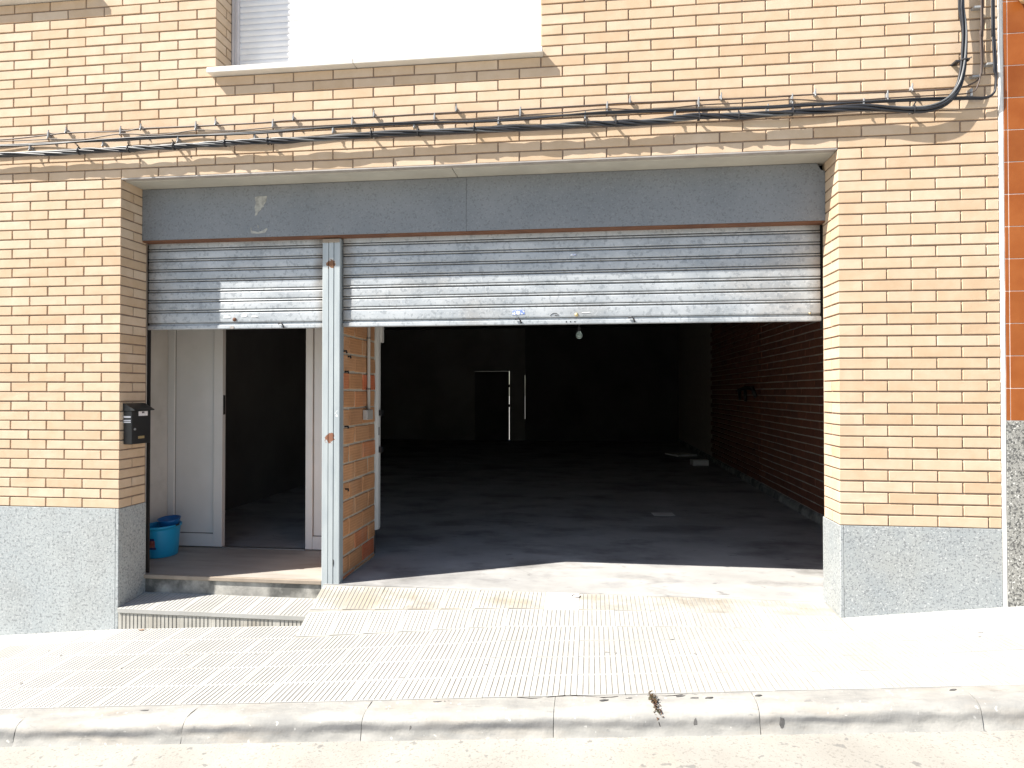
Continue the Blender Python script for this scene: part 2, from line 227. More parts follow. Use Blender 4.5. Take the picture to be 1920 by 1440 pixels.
# ------------------------------------------------------------------ mesh helpers
class MB:
    def __init__(s): s.v = []; s.f = []; s.r = []
    def add(s, vs, fs, rnd=None):
        o = len(s.v); s.v += [tuple(v) for v in vs]; s.f += [tuple(o+i for i in f) for f in fs]
        s.r += [0.0 if rnd is None else rnd]*len(vs); return s
    def box(s, x0, x1, y0, y1, z0, z1, rnd=None):
        vs = [(x, y, z) for x in (x0, x1) for y in (y0, y1) for z in (z0, z1)]
        return s.add(vs, [(0, 1, 3, 2), (4, 6, 7, 5), (0, 4, 5, 1), (2, 3, 7, 6), (0, 2, 6, 4), (1, 5, 7, 3)], rnd)
    def cbox(s, x0, x1, y0, y1, z0, z1, c=0.002, rnd=None, jig=0.0):
        X, Y, Z = (x0, x1), (y0, y1), (z0, z1); vs = []; ix = {}
        for a in (0, 1):
            for b in (0, 1):
                for d in (0, 1):
                    sx, sy, sz = (1 if a == 0 else -1), (1 if b == 0 else -1), (1 if d == 0 else -1)
                    j = [random.uniform(-jig, jig) for _ in range(3)]
                    for k, off in enumerate(((0, sy*c, sz*c), (sx*c, 0, sz*c), (sx*c, sy*c, 0))):
                        ix[a, b, d, k] = len(vs); vs.append((X[a]+off[0]+j[0], Y[b]+off[1]+j[1], Z[d]+off[2]+j[2]))
        I = lambda a, b, d, k: ix[a, b, d, k]
        fs = []
        for a in (0, 1): f = [I(a, 0, 0, 0), I(a, 0, 1, 0), I(a, 1, 1, 0), I(a, 1, 0, 0)]; fs.append(f if a == 0 else f[::-1])
        for b in (0, 1): f = [I(0, b, 0, 1), I(1, b, 0, 1), I(1, b, 1, 1), I(0, b, 1, 1)]; fs.append(f if b == 0 else f[::-1])
        for d in (0, 1): f = [I(0, 0, d, 2), I(0, 1, d, 2), I(1, 1, d, 2), I(1, 0, d, 2)]; fs.append(f if d == 0 else f[::-1])
        for p in (0, 1):
            for q in (0, 1):
                e = [(I(p, q, 0, 0), I(p, q, 1, 0), I(p, q, 1, 1), I(p, q, 0, 1)), (I(p, 0, q, 0), I(p, 1, q, 0), I(p, 1, q, 2), I(p, 0, q, 2)), (I(0, p, q, 1), I(1, p, q, 1), I(1, p, q, 2), I(0, p, q, 2))]
                for k, f in enumerate(e): fs.append(f)
        for a in (0, 1):
            for b in (0, 1):
                for d in (0, 1): fs.append((I(a, b, d, 0), I(a, b, d, 1), I(a, b, d, 2)))
        return s.add(vs, fs, rnd)
    def prism(s, prof, a0, a1, axis='x', cap=True, shear=0.0):
        """closed profile (u,v) swept along an axis; x: (u=y,v=z), y: (u=x,v=z), z: (u=x,v=y); shear raises z along x"""
        n = len(prof); vs = []
        for a in (a0, a1):
            for u, v in prof:
                vs.append((a, u, v+shear*a) if axis == 'x' else ((u, a, v) if axis == 'y' else (u, v, a)))
        fs = [(i, (i+1) % n, n+(i+1) % n, n+i) for i in range(n)]
        if cap: fs += [tuple(range(n))[::-1], tuple(range(n, 2*n))]
        return s.add(vs, fs)
    def tube(s, pts, r, n=8, closed=False, rads=None):
        pts = [Vector(p) for p in pts]; m = len(pts); o = len(s.v); vs = []
        t0 = (pts[1]-pts[0]).normalized(); up = Vector((0, -1, 0)) if abs(t0.y) < 0.9 else Vector((1, 0, 0))
        for i, p in enumerate(pts):
            t = (pts[(i+1) % m]-pts[i-1]) if closed else (pts[min(i+1, m-1)]-pts[max(i-1, 0)])
            t.normalize(); a = up-t*up.dot(t); a.normalize(); up = a; b = t.cross(a); rr = rads[i] if rads else r
            vs += [p+(a*math.cos(2*math.pi*k/n)+b*math.sin(2*math.pi*k/n))*rr for k in range(n)]
        fs = []
        for i in range(m if closed else m-1):
            j = (i+1) % m
            fs += [(i*n+k, i*n+(k+1) % n, j*n+(k+1) % n, j*n+k) for k in range(n)]
        if not closed: fs += [tuple(range(n))[::-1], tuple(range((m-1)*n, m*n))]
        return s.add(vs, fs)
    def lathe(s, prof, c, n=32, sx=1.0, sy=1.0):
        vs = [(c[0]+r*sx*math.cos(2*math.pi*k/n), c[1]+r*sy*math.sin(2*math.pi*k/n), c[2]+z) for r, z in prof for k in range(n)]
        fs = [(i*n+k, i*n+(k+1) % n, (i+1)*n+(k+1) % n, (i+1)*n+k) for i in range(len(prof)-1) for k in range(n)]
        return s.add(vs, fs)
    def mesh(s, name, smooth=False):
        me = bpy.data.meshes.new(name); me.from_pydata(s.v, [], s.f); me.update()
        if any(s.r):
            at = me.attributes.new('rnd', 'FLOAT', 'POINT'); at.data.foreach_set('value', s.r)
        import bmesh
        bm = bmesh.new(); bm.from_mesh(me); bmesh.ops.recalc_face_normals(bm, faces=bm.faces); bm.to_mesh(me); bm.free()
        if smooth: me.shade_smooth() if hasattr(me, 'shade_smooth') else [setattr(p, 'use_smooth', True) for p in me.polygons]
        return me
    def build(s, name, m, parent=None, smooth=False, **kw):
        return link(name, s.mesh(name, smooth), m, parent, **kw)
def link(name, me, m, parent=None, label=None, cat=None, group=None, kind=None):
    o = bpy.data.objects.new(name, me); COL.objects.link(o)
    if me is not None and m is not None:
        if not me.materials: me.materials.append(m)
        elif me.materials[0] is None: me.materials[0] = m
    if parent: o.parent = parent; o.matrix_parent_inverse = parent.matrix_world.inverted()
    tag(o, label, cat, group, kind); return o
def tag(o, label=None, cat=None, group=None, kind=None):
    for k, v in (('label', label), ('category', cat), ('group', group), ('kind', kind)):
        if v: o[k] = v
def empty(name, loc, label, cat, group=None):
    o = bpy.data.objects.new(name, None); COL.objects.link(o); o.location = loc; o.empty_display_size = 0.1
    o.matrix_world = Matrix.Translation(loc); tag(o, label, cat, group); return o
def box(name, m, parent, *a, c=0.0, **kw):
    b = MB(); (b.cbox(*a, c=c) if c else b.box(*a)); return b.build(name, m, parent, **kw)
def lerp(a, b, t): return a+(b-a)*t
def pw(pts, x):
    if x <= pts[0][0]: return pts[0][1]+(x-pts[0][0])*(pts[1][1]-pts[0][1])/(pts[1][0]-pts[0][0])
    for (x0, y0), (x1, y1) in zip(pts, pts[1:]):
        if x <= x1: return lerp(y0, y1, (x-x0)/(x1-x0))
    (x0, y0), (x1, y1) = pts[-2:]; return y1+(x-x1)*(y1-y0)/(x1-x0)
def project(p):
    d = Vector(p)-CAM; k = d.dot(fwd)
    return (960+F_PX*d.dot(rgt)/k, 720-F_PX*d.dot(upv)/k, k)

# ------------------------------------------------------------------ ground
# Heights are measured from the top of the granite plinth (z = 0).  The street climbs to the right.
SL = 0.0785
zK = lambda x: -0.549+SL*(x-2.758)                       # kerb line
ZB = [(-3.0, -1.03), (-0.81, -0.818), (0, -0.742), (1.25, -0.668), (2.46, -0.55), (3.4, -0.512), (4.25, -0.500), (5.06, -0.410), (7, -0.23)]
ZT = -0.485; YT = 0.22; RX0, RX1 = 1.235, 4.25            # garage threshold and ramp
def H(x, y):
    zb = pw(ZB, x)
    if y <= -0.2: return lerp(zK(x), zb, (y+1.0)/0.8)
    if RX0-0.01 <= x <= RX1: return lerp(zb, ZT, (y+0.2)/(YT+0.2))
    return zb
XL, XR = -5.6, 7.2
def zroad(x): return pw([(-40, zK(-12)-0.095), (-12, zK(-12)-0.095), (14, zK(14)-0.095), (40, zK(14)-0.095)], x)
b = MB(); xs = [-400, -60, -12, -6, -3, 0, 3, 6, 9, 14, 60, 400]; ys = [-1.0, -1.2, -2.5, -5, -12, -60, -400]
vs = [(x, y, zroad(x)-0.012*min(abs(y+1.2), 2.0)) for y in ys for x in xs]; n = len(xs)
b.add(vs, [(j*n+i, j*n+i+1, (j+1)*n+i+1, (j+1)*n+i) for j in range(len(ys)-1) for i in range(n-1)])
b.build('road', M_road, kind='structure')
# land under and behind the houses, so that the ground reaches the horizon on every side
b = MB(); b.add([(-400, 0.6, -1.6), (400, 0.6, -1.6), (400, 400, -1.6), (-400, 400, -1.6)], [(0, 1, 2, 3)])
b.build('ground', M_road, kind='structure')

# kerb
kerb = MB()
kerb.prism([(-1.02, -0.30), (-1.02, -0.006), (-1.10, -0.007), (-1.130, -0.020), (-1.140, -0.050), (-1.144, -0.30)], XL-0.2, XR+0.2, 'x', shear=SL)
KZ = -0.549-SL*2.758
kerb.v = [(x, y, z+KZ) for x, y, z in kerb.v]
kerb = kerb.build('kerb', M_kjoint, kind='structure')
prof = [(-1.002, -0.002), (-1.02, -0.001), (-1.05, -0.001), (-1.085, -0.001), (-1.105, -0.003), (-1.120, -0.008), (-1.132, -0.016), (-1.140, -0.027), (-1.145, -0.040), (-1.148, -0.056), (-1.151, -0.074), (-1.156, -0.092), (-1.165, -0.112)]
ms = []
for v in range(3):
    b = MB(); n = len(prof); K = 40; vs = []
    for i in range(K+1):
        a = lerp(-0.3936, 0.3936, i/K)
        for k, (u, z) in enumerate(prof):
            j = 0.0 if k in (0, n-1) else random.uniform(-0.0016, 0.0016)+0.0022*math.sin(i*0.9+v*2+k)
            e = 0.002 if (i in (0, K) and 2 < k < n-1) else 0.0
            vs.append((a, u+j+e*0.7, z+SL*a+j-e*0.5))
    fs = [(i*n+k, i*n+k+1, (i+1)*n+k+1, (i+1)*n+k) for i in range(K) for k in range(n-1)]
    oo = len(vs); vs += vs[:n]+vs[K*n:K*n+n]; fs += [tuple(range(oo, oo+n)), tuple(range(oo+n, oo+2*n))]
    b.add(vs, fs); me = b.mesh('kerb_stone', True); ms.append(me)
kx = 0.391
for i in range(-8, 10):
    cx = kx+0.79*(i+0.5)
    o = link('kerb_stone', ms[i % 3], M_kerb, kerb); o.location = (cx, random.uniform(-0.003, 0.003), zK(cx))
# dark scuffs and a crack on the kerb
def blotch(name, m, parent, c, ex, ey, n=9, jag=0.3, th=0.0015):
    c, ex, ey = Vector(c), Vector(ex), Vector(ey); nn = ex.cross(ey).normalized(); b = MB()
    ring = [c+ex*math.cos(2*math.pi*k/n)*random.uniform(1-jag, 1+jag)+ey*math.sin(2*math.pi*k/n)*random.uniform(1-jag, 1+jag) for k in range(n)]
    vs = [p-nn*th for p in ring]+[p+nn*th for p in ring]
    b.add(vs, [tuple(range(n, 2*n)), tuple(range(n))[::-1]]+[(k, (k+1) % n, n+(k+1) % n, n+k) for k in range(n)])
    return b.build(name, m, parent)
for x, dz, a, bb in ((3.31, 0, 0.007, 0.019), (3.63, 0, 0.009, 0.021), (2.18, 0, 0.004, 0.016), (3.24, 0.02, 0.004, 0.010)):
    blotch('scuff_mark', M_kerbdirt, kerb, (x, -1.1485, zK(x)-0.056), (a, 0, a*SL), (0, bb*0.12, bb))
for x, y, a in ((0.94, -1.05, 0.02), (2.28, -1.03, 0.03), (2.96, -1.05, 0.018), (3.06, -1.04, 0.014), (3.32, -1.05, 0.02), (3.38, -1.05, 0.015), (3.27, -1.03, 0.017), (4.30, -1.03, 0.014), (3.57, -1.04, 0.016)):
    blotch('scuff_mark', M_kerbdirt, kerb, (x, y, zK(x)), (a, 0.002, a*SL), (0.001, 0.005, 0))
def polyline(name, m, parent, pts, r): b = MB(); b.tube(pts, r, 5); return b.build(name, m, parent)
cx = [(3.150, -1.02), (3.158, -1.07), (3.163, -1.108), (3.167, -1.133), (3.172, -1.1465), (3.178, -1.1495), (3.183, -1.1555)]
pz = lambda y: pw([(-1.156, -0.092), (-1.151, -0.074), (-1.148, -0.056), (-1.145, -0.040), (-1.140, -0.027), (-1.132, -0.016), (-1.120, -0.008), (-1.105, -0.003), (-1.085, -0.001), (-1.0, -0.001)], y)
polyline('crack', M_dark, kerb, [(x, y, zK(x)+pz(y)-0.0005) for x, y in cx], 0.0025)
polyline('crack', M_dark, kerb, [(lerp(2.60, 3.02, t), -1.003-0.012*math.sin(t*9)-0.01*t, zK(lerp(2.60, 3.02, t))-0.0015) for t in [i/14 for i in range(15)]], 0.0022)
polyline('crack', M_dark, kerb, [(lerp(3.17, 3.36, t), -1.018-0.006*math.sin(t*7), zK(lerp(3.17, 3.36, t))-0.0015) for t in [i/9 for i in range(10)]], 0.0018)

# pavement base and ribbed tiles
b = MB(); xs = [XL+0.2*i for i in range(int((XR-XL)/0.2)+1)]; ys = [-1.0, -0.8, -0.6, -0.4, -0.2, 0.04]
n = len(xs); vs = [(x, y, (H(x, y) if y < -0.2 else pw(ZB, x))-0.006) for y in ys for x in xs]
b.add(vs, [(j*n+i, j*n+i+1, (j+1)*n+i+1, (j+1)*n+i) for j in range(len(ys)-1) for i in range(n-1)])
rx = [lerp(RX0, RX1, i/15) for i in range(16)]; n = 16; ry = [-0.2, 0.0, YT]      # the ramp, solid down to the ground
top = [(x, y, H(x, y)-0.005) for y in ry for x in rx]; bot = [(x, y, -0.95) for y in ry for x in rx]
fs = [(j*n+i, j*n+i+1, (j+1)*n+i+1, (j+1)*n+i) for j in range(2) for i in range(n-1)]
t = 3*n; fs += [(j*n, (j+1)*n, t+(j+1)*n, t+j*n) for j in range(2)]+[(2*n+i, 2*n+i+1, t+2*n+i+1, t+2*n+i) for i in range(n-1)]
b.add(top+bot, fs)
pav = b.build('pavement', M_joint, kind='structure')
def rib_tile(lx, ly, ribs, th=0.012, groove=0.0026, gw=0.0064, flat=False):
    b = MB(); hx, hy = lx/2, ly/2; mg = 0.004
    if flat: return b.cbox(-hx, hx, -hy, hy, -th, 0, 0.0015).mesh('paving_tile')
    pr = [(-hx, -0.001)]; p = lx/ribs
    for i in range(ribs):
        x0 = -hx+i*p; pr += [(x0+gw*0.5, 0.0), (x0+p-gw*0.5, 0.0)]
        if i < ribs-1: pr += [(x0+p-gw*0.15, -groove), (x0+p+gw*0.15, -groove)]
    pr += [(hx, -0.001)]
    n = len(pr); rows = [(-hy, True), (-hy+mg, True), (-hy+mg+0.004, False), (hy-mg-0.004, False), (hy-mg, True), (hy, True)]
    vs = [(x, y, -0.0006 if fl else z) for y, fl in rows for x, z in pr]
    fs = [(j*n+i, j*n+i+1, (j+1)*n+i+1, (j+1)*n+i) for j in range(5) for i in range(n-1)]
    o = len(vs); vs += [(-hx, -hy, -th), (hx, -hy, -th), (hx, hy, -th), (-hx, hy, -th)]
    fs += [tuple([o, o+1]+[n-1-i for i in range(n)]), tuple([o+2, o+3]+[5*n+i for i in range(n)]), tuple([o+1, o+2]+[j*n+n-1 for j in range(5, -1, -1)]), tuple([o+3, o]+[j*n for j in range(6)])]
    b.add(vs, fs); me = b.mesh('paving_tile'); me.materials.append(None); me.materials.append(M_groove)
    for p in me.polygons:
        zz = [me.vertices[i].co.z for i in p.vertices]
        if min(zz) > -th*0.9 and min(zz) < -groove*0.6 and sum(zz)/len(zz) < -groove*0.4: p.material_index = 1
    return me
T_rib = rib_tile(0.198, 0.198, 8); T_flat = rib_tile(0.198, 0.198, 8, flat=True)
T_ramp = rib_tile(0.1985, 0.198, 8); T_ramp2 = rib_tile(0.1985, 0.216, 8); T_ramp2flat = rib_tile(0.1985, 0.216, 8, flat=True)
def lay(me, m, parent, x, y, lx, ly, name='paving_tile', hfun=H):
    e = 0.09
    z = (hfun(x-e, y-e)+hfun(x+e, y-e)+hfun(x-e, y+e)+hfun(x+e, y+e))/4
    ex = Vector((1, 0, (hfun(x+e, y)-hfun(x-e, y))/(2*e))).normalized(); ey = Vector((0, 1, (hfun(x, y+e)-hfun(x, y-e))/(2*e)))
    nz = ex.cross(ey).normalized(); ey = nz.cross(ex)
    o = link(name, me, m, parent)
    o.matrix_world = Matrix(((ex.x, ey.x, nz.x, x), (ex.y, ey.y, nz.y, y), (ex.z, ey.z, nz.z, z+random.uniform(-0.0007, 0.0007)), (0, 0, 0, 1)))
    return o
Hc = lambda x, y: H(min(max(x, RX0), RX1-0.001), min(y, YT))
far = MB()
for bi, y0 in enumerate((-1.0, -0.8, -0.6, -0.4, -0.2)):
    x = XL+0.05+0.2*random.random()*0
    while x < XR-0.2:
        cx_ = x+0.1; x += 0.2
        if bi == 4 and RX0-0.08 < cx_ < RX1+0.06: continue
        flat = bi == 4 and (cx_ < 0.0 or cx_ > RX1)
        if cx_ < -1.7 or cx_ > 6.2:
            q = lambda a, c: (a, c, lerp(zK(a), pw(ZB, a), min((c+1.0)/0.8, 1.0)))
            for r_ in range(1 if flat else 8):
                a0 = cx_-0.098+(0.0245*r_ if not flat else 0); a1 = a0+(0.196 if flat else 0.019)
                far.add([q(a0, y0+0.002), q(a1, y0+0.002), q(a1, y0+0.198), q(a0, y0+0.198)], [(0, 1, 2, 3)])
            continue
        o = lay(T_flat if flat else T_rib, M_pave, pav, cx_, y0+0.1, 0.2, 0.2, hfun=lambda a, c: lerp(zK(a), pw(ZB, a), min((c+1.0)/0.8, 1.0)))
far.build('paving_tile', M_pave, pav, kind='stuff')
for k in range(15):
    x = RX0+0.1+0.2*k+0.004
    lay(T_ramp, M_pave, pav, x, -0.1, 0.2, 0.2, hfun=lambda a, c: lerp(pw(ZB, a), ZT, (c+0.2)/0.42))
    lay(T_ramp2flat if k == 7 else T_ramp2, M_patch if k == 7 else M_ramp, pav, x, 0.11, 0.2, 0.22, hfun=lambda a, c: lerp(pw(ZB, a), ZT, (c+0.2)/0.42))
T_ramp2flat.materials.clear(); T_ramp2flat.materials.append(M_patch)
for i in range(18):
    x = random.uniform(-0.6, 5.2); y = random.uniform(-0.95, -0.25); a = random.uniform(0.004, 0.012); th = random.uniform(0, 3.1)
    z = lerp(zK(x), pw(ZB, x), (y+1)/0.8)+0.0005; sl = (zK(x+0.1)-zK(x))/0.1
    blotch('gum_mark', M_gum, pav, (x, y, z), (a*math.cos(th), a*math.sin(th), a*math.cos(th)*sl), (-a*0.5*math.sin(th), a*0.5*math.cos(th), 0), 8)
b = MB(); b.tube([(2.818+0.024*math.cos(t), 0.172+0.024*math.sin(t), H(2.818, 0.172)+0.003+0.002*math.sin(t)) for t in [i*math.pi/8 for i in range(16)]], 0.0035, 6, closed=True)
b.lathe([(0.022, 0.0005), (0.0, 0.0005)], (2.818, 0.172, H(2.818, 0.172)), 16)
b.build('floor_ring', M_angle, None, label='small metal lock ring set in the pale cement patch at the garage threshold', cat='lock ring')

# ------------------------------------------------------------------ inside floors, walls and ceiling (setting)
W_ = 0.25; HR = 0.06044; GX1 = 5.0; BX0, BX1 = -5.5, 5.066; NR = 80; TOP = NR*HR; WK = 68; YB = 12.7
b = MB(); b.box(1.236, 5.06, YT, YB+0.25, -1.5, ZT); b.box(-2.6, 1.236, 0.27, YB+0.25, -1.5, ZT); b.build('garage_floor', M_floor, kind='structure')
b = MB(); b.box(-0.36, 1.215, 0.262, 1.02, ZT+0.001, -0.472); ef = b.build('entry_floor', M_entry, kind='structure')
b = MB(); b.cbox(-0.02, 1.212, 0.236, 0.2615, -0.497, -0.4715, 0.003); b.build('floor_edge', M_nosing, ef)
b = MB(); b.box(-2.6, 5.06, 0.255, YB+0.2, 2.32, 2.6); b.build('ceiling', M_inner, kind='structure')
b = MB(); b.box(-2.7, -2.6, 0.255, YB, -0.9, 2.32); b.build('wall_left', M_inner, kind='structure')
# back wall with the unlit door; daylight enters through the slits at the door's edges
b = MB()
for x0, x1 in ((-2.7, -0.03), (0.858, 1.2355), (1.251, 1.2515)): b.box(x0, x1, YB, YB+0.12, -0.9, 2.32)
b.box(-0.03, 0.858, YB, YB+0.12, 1.255, 2.32)
b.box(1.229, 1.252, YB+0.01, YB+0.11, -0.9, 0.05); b.box(1.229, 1.252, YB+0.01, YB+0.11, 1.15, 2.32)
wb = b.build('wall_back', M_inner, kind='structure')
b = MB(); b.box(1.2515, 5.06, YB, YB+0.12, -0.9, 2.32); b.build('darker_wall_part', M_innerdark, wb)  # right part of the back wall, given a darker colour
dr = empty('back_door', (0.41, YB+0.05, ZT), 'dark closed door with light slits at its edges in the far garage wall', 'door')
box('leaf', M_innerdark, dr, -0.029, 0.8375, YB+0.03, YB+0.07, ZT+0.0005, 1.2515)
for z in (0.35, 0.85): box('hinge', M_black, dr, 0.828, 0.857, YB+0.02, YB+0.08, z, z+0.07)
# far left room behind the entrance
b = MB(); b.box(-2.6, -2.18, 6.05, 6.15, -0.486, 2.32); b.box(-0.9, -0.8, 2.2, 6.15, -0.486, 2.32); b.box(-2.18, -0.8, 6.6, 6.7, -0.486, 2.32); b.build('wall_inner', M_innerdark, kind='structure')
# right-hand wall of bare terracotta
b = MB(); b.box(GX1+0.006, 5.06, 0.262, YB, -0.95, 2.32); rw = b.build('wall_right', M_tmortar2, kind='structure')
rm = {}
def piece(cache, key, fn):
    if key not in cache: cache[key] = fn()
    return cache[key]
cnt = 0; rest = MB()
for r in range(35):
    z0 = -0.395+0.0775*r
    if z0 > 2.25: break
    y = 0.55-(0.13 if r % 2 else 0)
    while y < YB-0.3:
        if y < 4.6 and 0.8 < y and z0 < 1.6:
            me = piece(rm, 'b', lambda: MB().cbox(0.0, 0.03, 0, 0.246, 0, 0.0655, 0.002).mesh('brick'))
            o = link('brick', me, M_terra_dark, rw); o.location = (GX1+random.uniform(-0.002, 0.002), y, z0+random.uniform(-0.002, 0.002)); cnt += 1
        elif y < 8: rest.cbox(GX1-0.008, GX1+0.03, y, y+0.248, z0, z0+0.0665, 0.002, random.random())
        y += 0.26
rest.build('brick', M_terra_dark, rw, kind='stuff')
b = MB()
pr = [(GX1-0.001, ZT), (GX1-0.03, ZT), (GX1-0.022, -0.42), (GX1-0.001, -0.402)]
b.prism(pr, 0.3, YB-0.01, 'y'); b.build('cement_skirting', M_cement, rw)
# partition of hollow bricks between entrance and garage
pt = empty('partition_wall', (1.275, 0.6, ZT), 'bare partition wall of grooved terracotta hollow bricks beside the steel post', 'wall')
box('mortar_core', M_tmortar, pt, 1.222, 1.324, 0.295, 0.925, ZT+0.001, 2.315)
hm = {}
for r in range(-9, 16):
    z0 = 0.499+0.119*r; z1 = z0+0.119
    if z0 >= 2.3: break
    ys = [0.292, 0.404, 0.659, 0.922] if r % 2 == 0 else [0.292, 0.509, 0.776, 0.922]
    if z0 < ZT+0.002: z0 = ZT+0.002
    z1 = min(z1, 2.312)
    for y0, y1 in zip(ys, ys[1:]):
        j = random.uniform(-0.004, 0.004)
        b = MB(); b.cbox(1.2155, 1.331+random.uniform(-0.002, 0.002), y0+0.007, y1-0.007, z0+0.006+j*0.3, z1-0.008+j*0.3, 0.004, jig=0.003); b.build('brick', M_terra, pt)
for y, z in ((0.30, 0.985), (0.375, 0.955), (0.335, 0.855), (0.335, 0.50), (0.34, 0.095)):
    b = MB(); b.tube([(1.325, y, z), (1.352, y-0.01, z+0.003), (1.354, y-0.012, z-0.012)], 0.006, 6); b.build('anchor', M_dark, pt)
# plaster wall and ceiling of the entry recess
b = MB(); b.box(-0.44, -0.36, 0.262, 1.05, ZT+0.001, 2.318); b.build('wall_recess', M_plaster, kind='structure')

# ------------------------------------------------------------------ the brick house
bld = empty('brick_house', (2.1, 0.1, -0.75), 'house front of pale buff brick with granite plinth around the open garage', 'house')
SILL_K = 44; WX0, WX1 = 2.5*W_, 10.5*W_                      # first-floor window
W2X0, W2X1 = -2.25, -0.215; W2K = 53; W2T = 76                                      # window higher up on the left (only its sill shows)
IN = 0.007
b = MB()
b.box(BX0, -IN, IN, 0.255, -1.3, 34*HR); b.box(4.25+IN, BX1, IN, 0.2615, -1.3, 34*HR)     # two piers
b.box(BX0, BX1, IN, 0.25, 34*HR+0.004, SILL_K*HR)
b.box(BX0, WX0-IN, IN, 0.25, SILL_K*HR, W2K*HR); b.box(W2X1+IN, WX0-IN, IN, 0.25, W2K*HR, TOP); b.box(BX0, W2X0-IN, IN, 0.25, W2K*HR, TOP); b.box(W2X0-IN, W2X1+IN, IN, 0.25, W2T*HR, TOP)
b.box(WX1+IN, BX1, IN, 0.25, SILL_K*HR, TOP); b.box(WX0-IN, WX1+IN, IN, 0.25, WK*HR, TOP)
b.build('wall', M_mortar, bld)
bricks = []                                                   # x0,x1,y0,y1,z0,z1
JX, JZ = 0.0078, 0.0088
def course(k, x0, x1, cl, cr, depth=0.24, face=0.0):
    """one course from x0 to x1; cl/cr: an exposed corner at that end"""
    z0 = k*HR+JZ/2; z1 = (k+1)*HR-JZ/2
    odd = k % 2
    edges = set([round(x0, 5), round(x1, 5)])
    i = math.floor(x0/W_)-2
    while i*W_ < x1+W_:
        e = i*W_+(0.125 if odd else 0.0)
        if x0+0.03 < e < x1-0.03: edges.add(round(e, 5))
        i += 1
    e = sorted(edges)
    for a, c in zip(e, e[1:]):
        l_end = cl and abs(a-x0) < 1e-4; r_end = cr and abs(c-x1) < 1e-4
        xa = a+(0 if l_end else JX/2); xc = c-(0 if r_end else JX/2)
        if l_end or r_end:
            if c-a < 0.15: bricks.append((xa, xc, face, face+depth, z0, z1))      # header: runs back along the reveal
            else:
                bricks.append((xa, xc, face, face+0.115, z0, z1))
                if l_end: bricks.append((xa, xa+0.115, face+0.1235, face+depth, z0, z1))
                if r_end: bricks.append((xc-0.115, xc, face+0.1235, face+depth, z0, z1))
        else: bricks.append((xa, xc, face, face+0.10, z0, z1))
for k in range(NR):
    if k < 34: course(k, BX0, 0.0, False, True); course(k, 4.25, BX1, True, False)
    elif k < SILL_K: course(k, BX0, BX1, False, False)
    elif k < W2K: course(k, BX0, WX0, False, True, 0.175); course(k, WX1, BX1, True, False, 0.175)
    elif k < WK: course(k, BX0, W2X0, False, True, 0.175); course(k, W2X1, WX0, True, True, 0.175); course(k, WX1, BX1, True, False, 0.175)
    elif k < W2T: course(k, BX0, W2X0, False, True, 0.175); course(k, W2X1, BX1, True, False, 0.175)
    else: course(k, BX0, BX1, False, False)
def shown(q):
    x, z = (q[0]+q[1])/2, (q[4]+q[5])/2
    px, py, d = project((x, q[2], z))
    if not (-5 < px < 1925 and -5 < py < 1445): return 0
    a = project((q[0], q[2], q[4])); c = project((q[1], q[2], q[5]))
    ar = abs((c[0]-a[0])*(c[1]-a[1]))
    if q[2] > 0.05: ar = abs(project((0 if x < 1 else 4.25, q[2], z))[0]-project((0 if x < 1 else 4.25, q[3], z))[0])*18
    return ar
bricks.sort(key=shown, reverse=True)
cache = {}; rest = MB()
for i, q in enumerate(bricks):
    lx, ly, lz = q[1]-q[0], q[3]-q[2], q[5]-q[4]; dj = random.uniform(-0.0012, 0.0008); zj = random.uniform(-0.0008, 0.0008)
    if i < 300:
        me = piece(cache, (round(lx, 4), round(ly, 4), random.randrange(3)), lambda: MB().cbox(-lx/2, lx/2, 0, ly, -lz/2, lz/2, 0.0018, jig=0.0008).mesh('brick'))
        o = link('brick', me, M_brick, bld); o.location = ((q[0]+q[1])/2, q[2]+dj, (q[4]+q[5])/2+zj); o.rotation_euler = (0, random.uniform(-0.003, 0.003), 0)
        o.matrix_parent_inverse = bld.matrix_world.inverted()
    else: rest.cbox(q[0], q[1], q[2]+dj, q[3]+dj, q[4]+zj, q[5]+zj, 0.0018, random.random()+0.001, jig=0.0008)
rest.build('brick', M_brick, bld, kind='stuff')
# granite plinth slabs
for x0, x1 in ((BX0, -4.202), (-4.2, -2.902), (-2.9, -1.602), (-1.6, -0.0215)): box('plinth_slab', M_granite_old, bld, x0, x1, -0.001, 0.0065, -1.28, -0.001, c=0.0015)
box('plinth_slab', M_granite_old, bld, -0.0205, 0.0, -0.001, 0.254, -1.28, -0.0012, c=0.002)
box('plinth_slab', M_granite, bld, 4.2715, 5.064, -0.002, 0.0065, -1.28, -0.001, c=0.0015)
box('plinth_slab', M_granite, bld, 4.251, 4.2705, -0.002, 0.2725, -1.28, -0.0012, c=0.003)
# lintel: steel angle, painted soffit, fascia
LZ = 34*HR
box('lintel_angle', M_angle, bld, 0.001, 4.249, 0.001, 0.042, LZ-0.004, LZ+0.0035)
for x0, x1 in ((0.002, 2.093), (2.097, 4.248)): box('soffit_panel', M_soffit, bld, x0, x1, 0.0422, 0.2545, LZ-0.009, LZ+0.002, c=0.001)
for x0, x1 in ((0.001, 2.1495), ):
    box('fascia_panel', M_fascia, bld, x0, x1, 0.195, 0.217, 1.712, LZ-0.012, c=0.001)
b = MB(); b.prism([(2.151, 1.712), (4.249, 1.712), (4.249, LZ-0.058), (4.225, LZ-0.05), (4.205, LZ-0.012), (2.151, LZ-0.012)], 0.195, 0.217, 'y'); b.build('fascia_panel', M_fascia, bld)
box('fascia_board', M_rust, bld, 0.001, 4.249, 0.199, 0.262, 1.702, 1.7115)
box('casing_light_block', M_dark, bld, -0.05, 4.30, 0.29, 0.62, 1.722, 2.318)  # unseen solid block in the shutter box, added to stop light
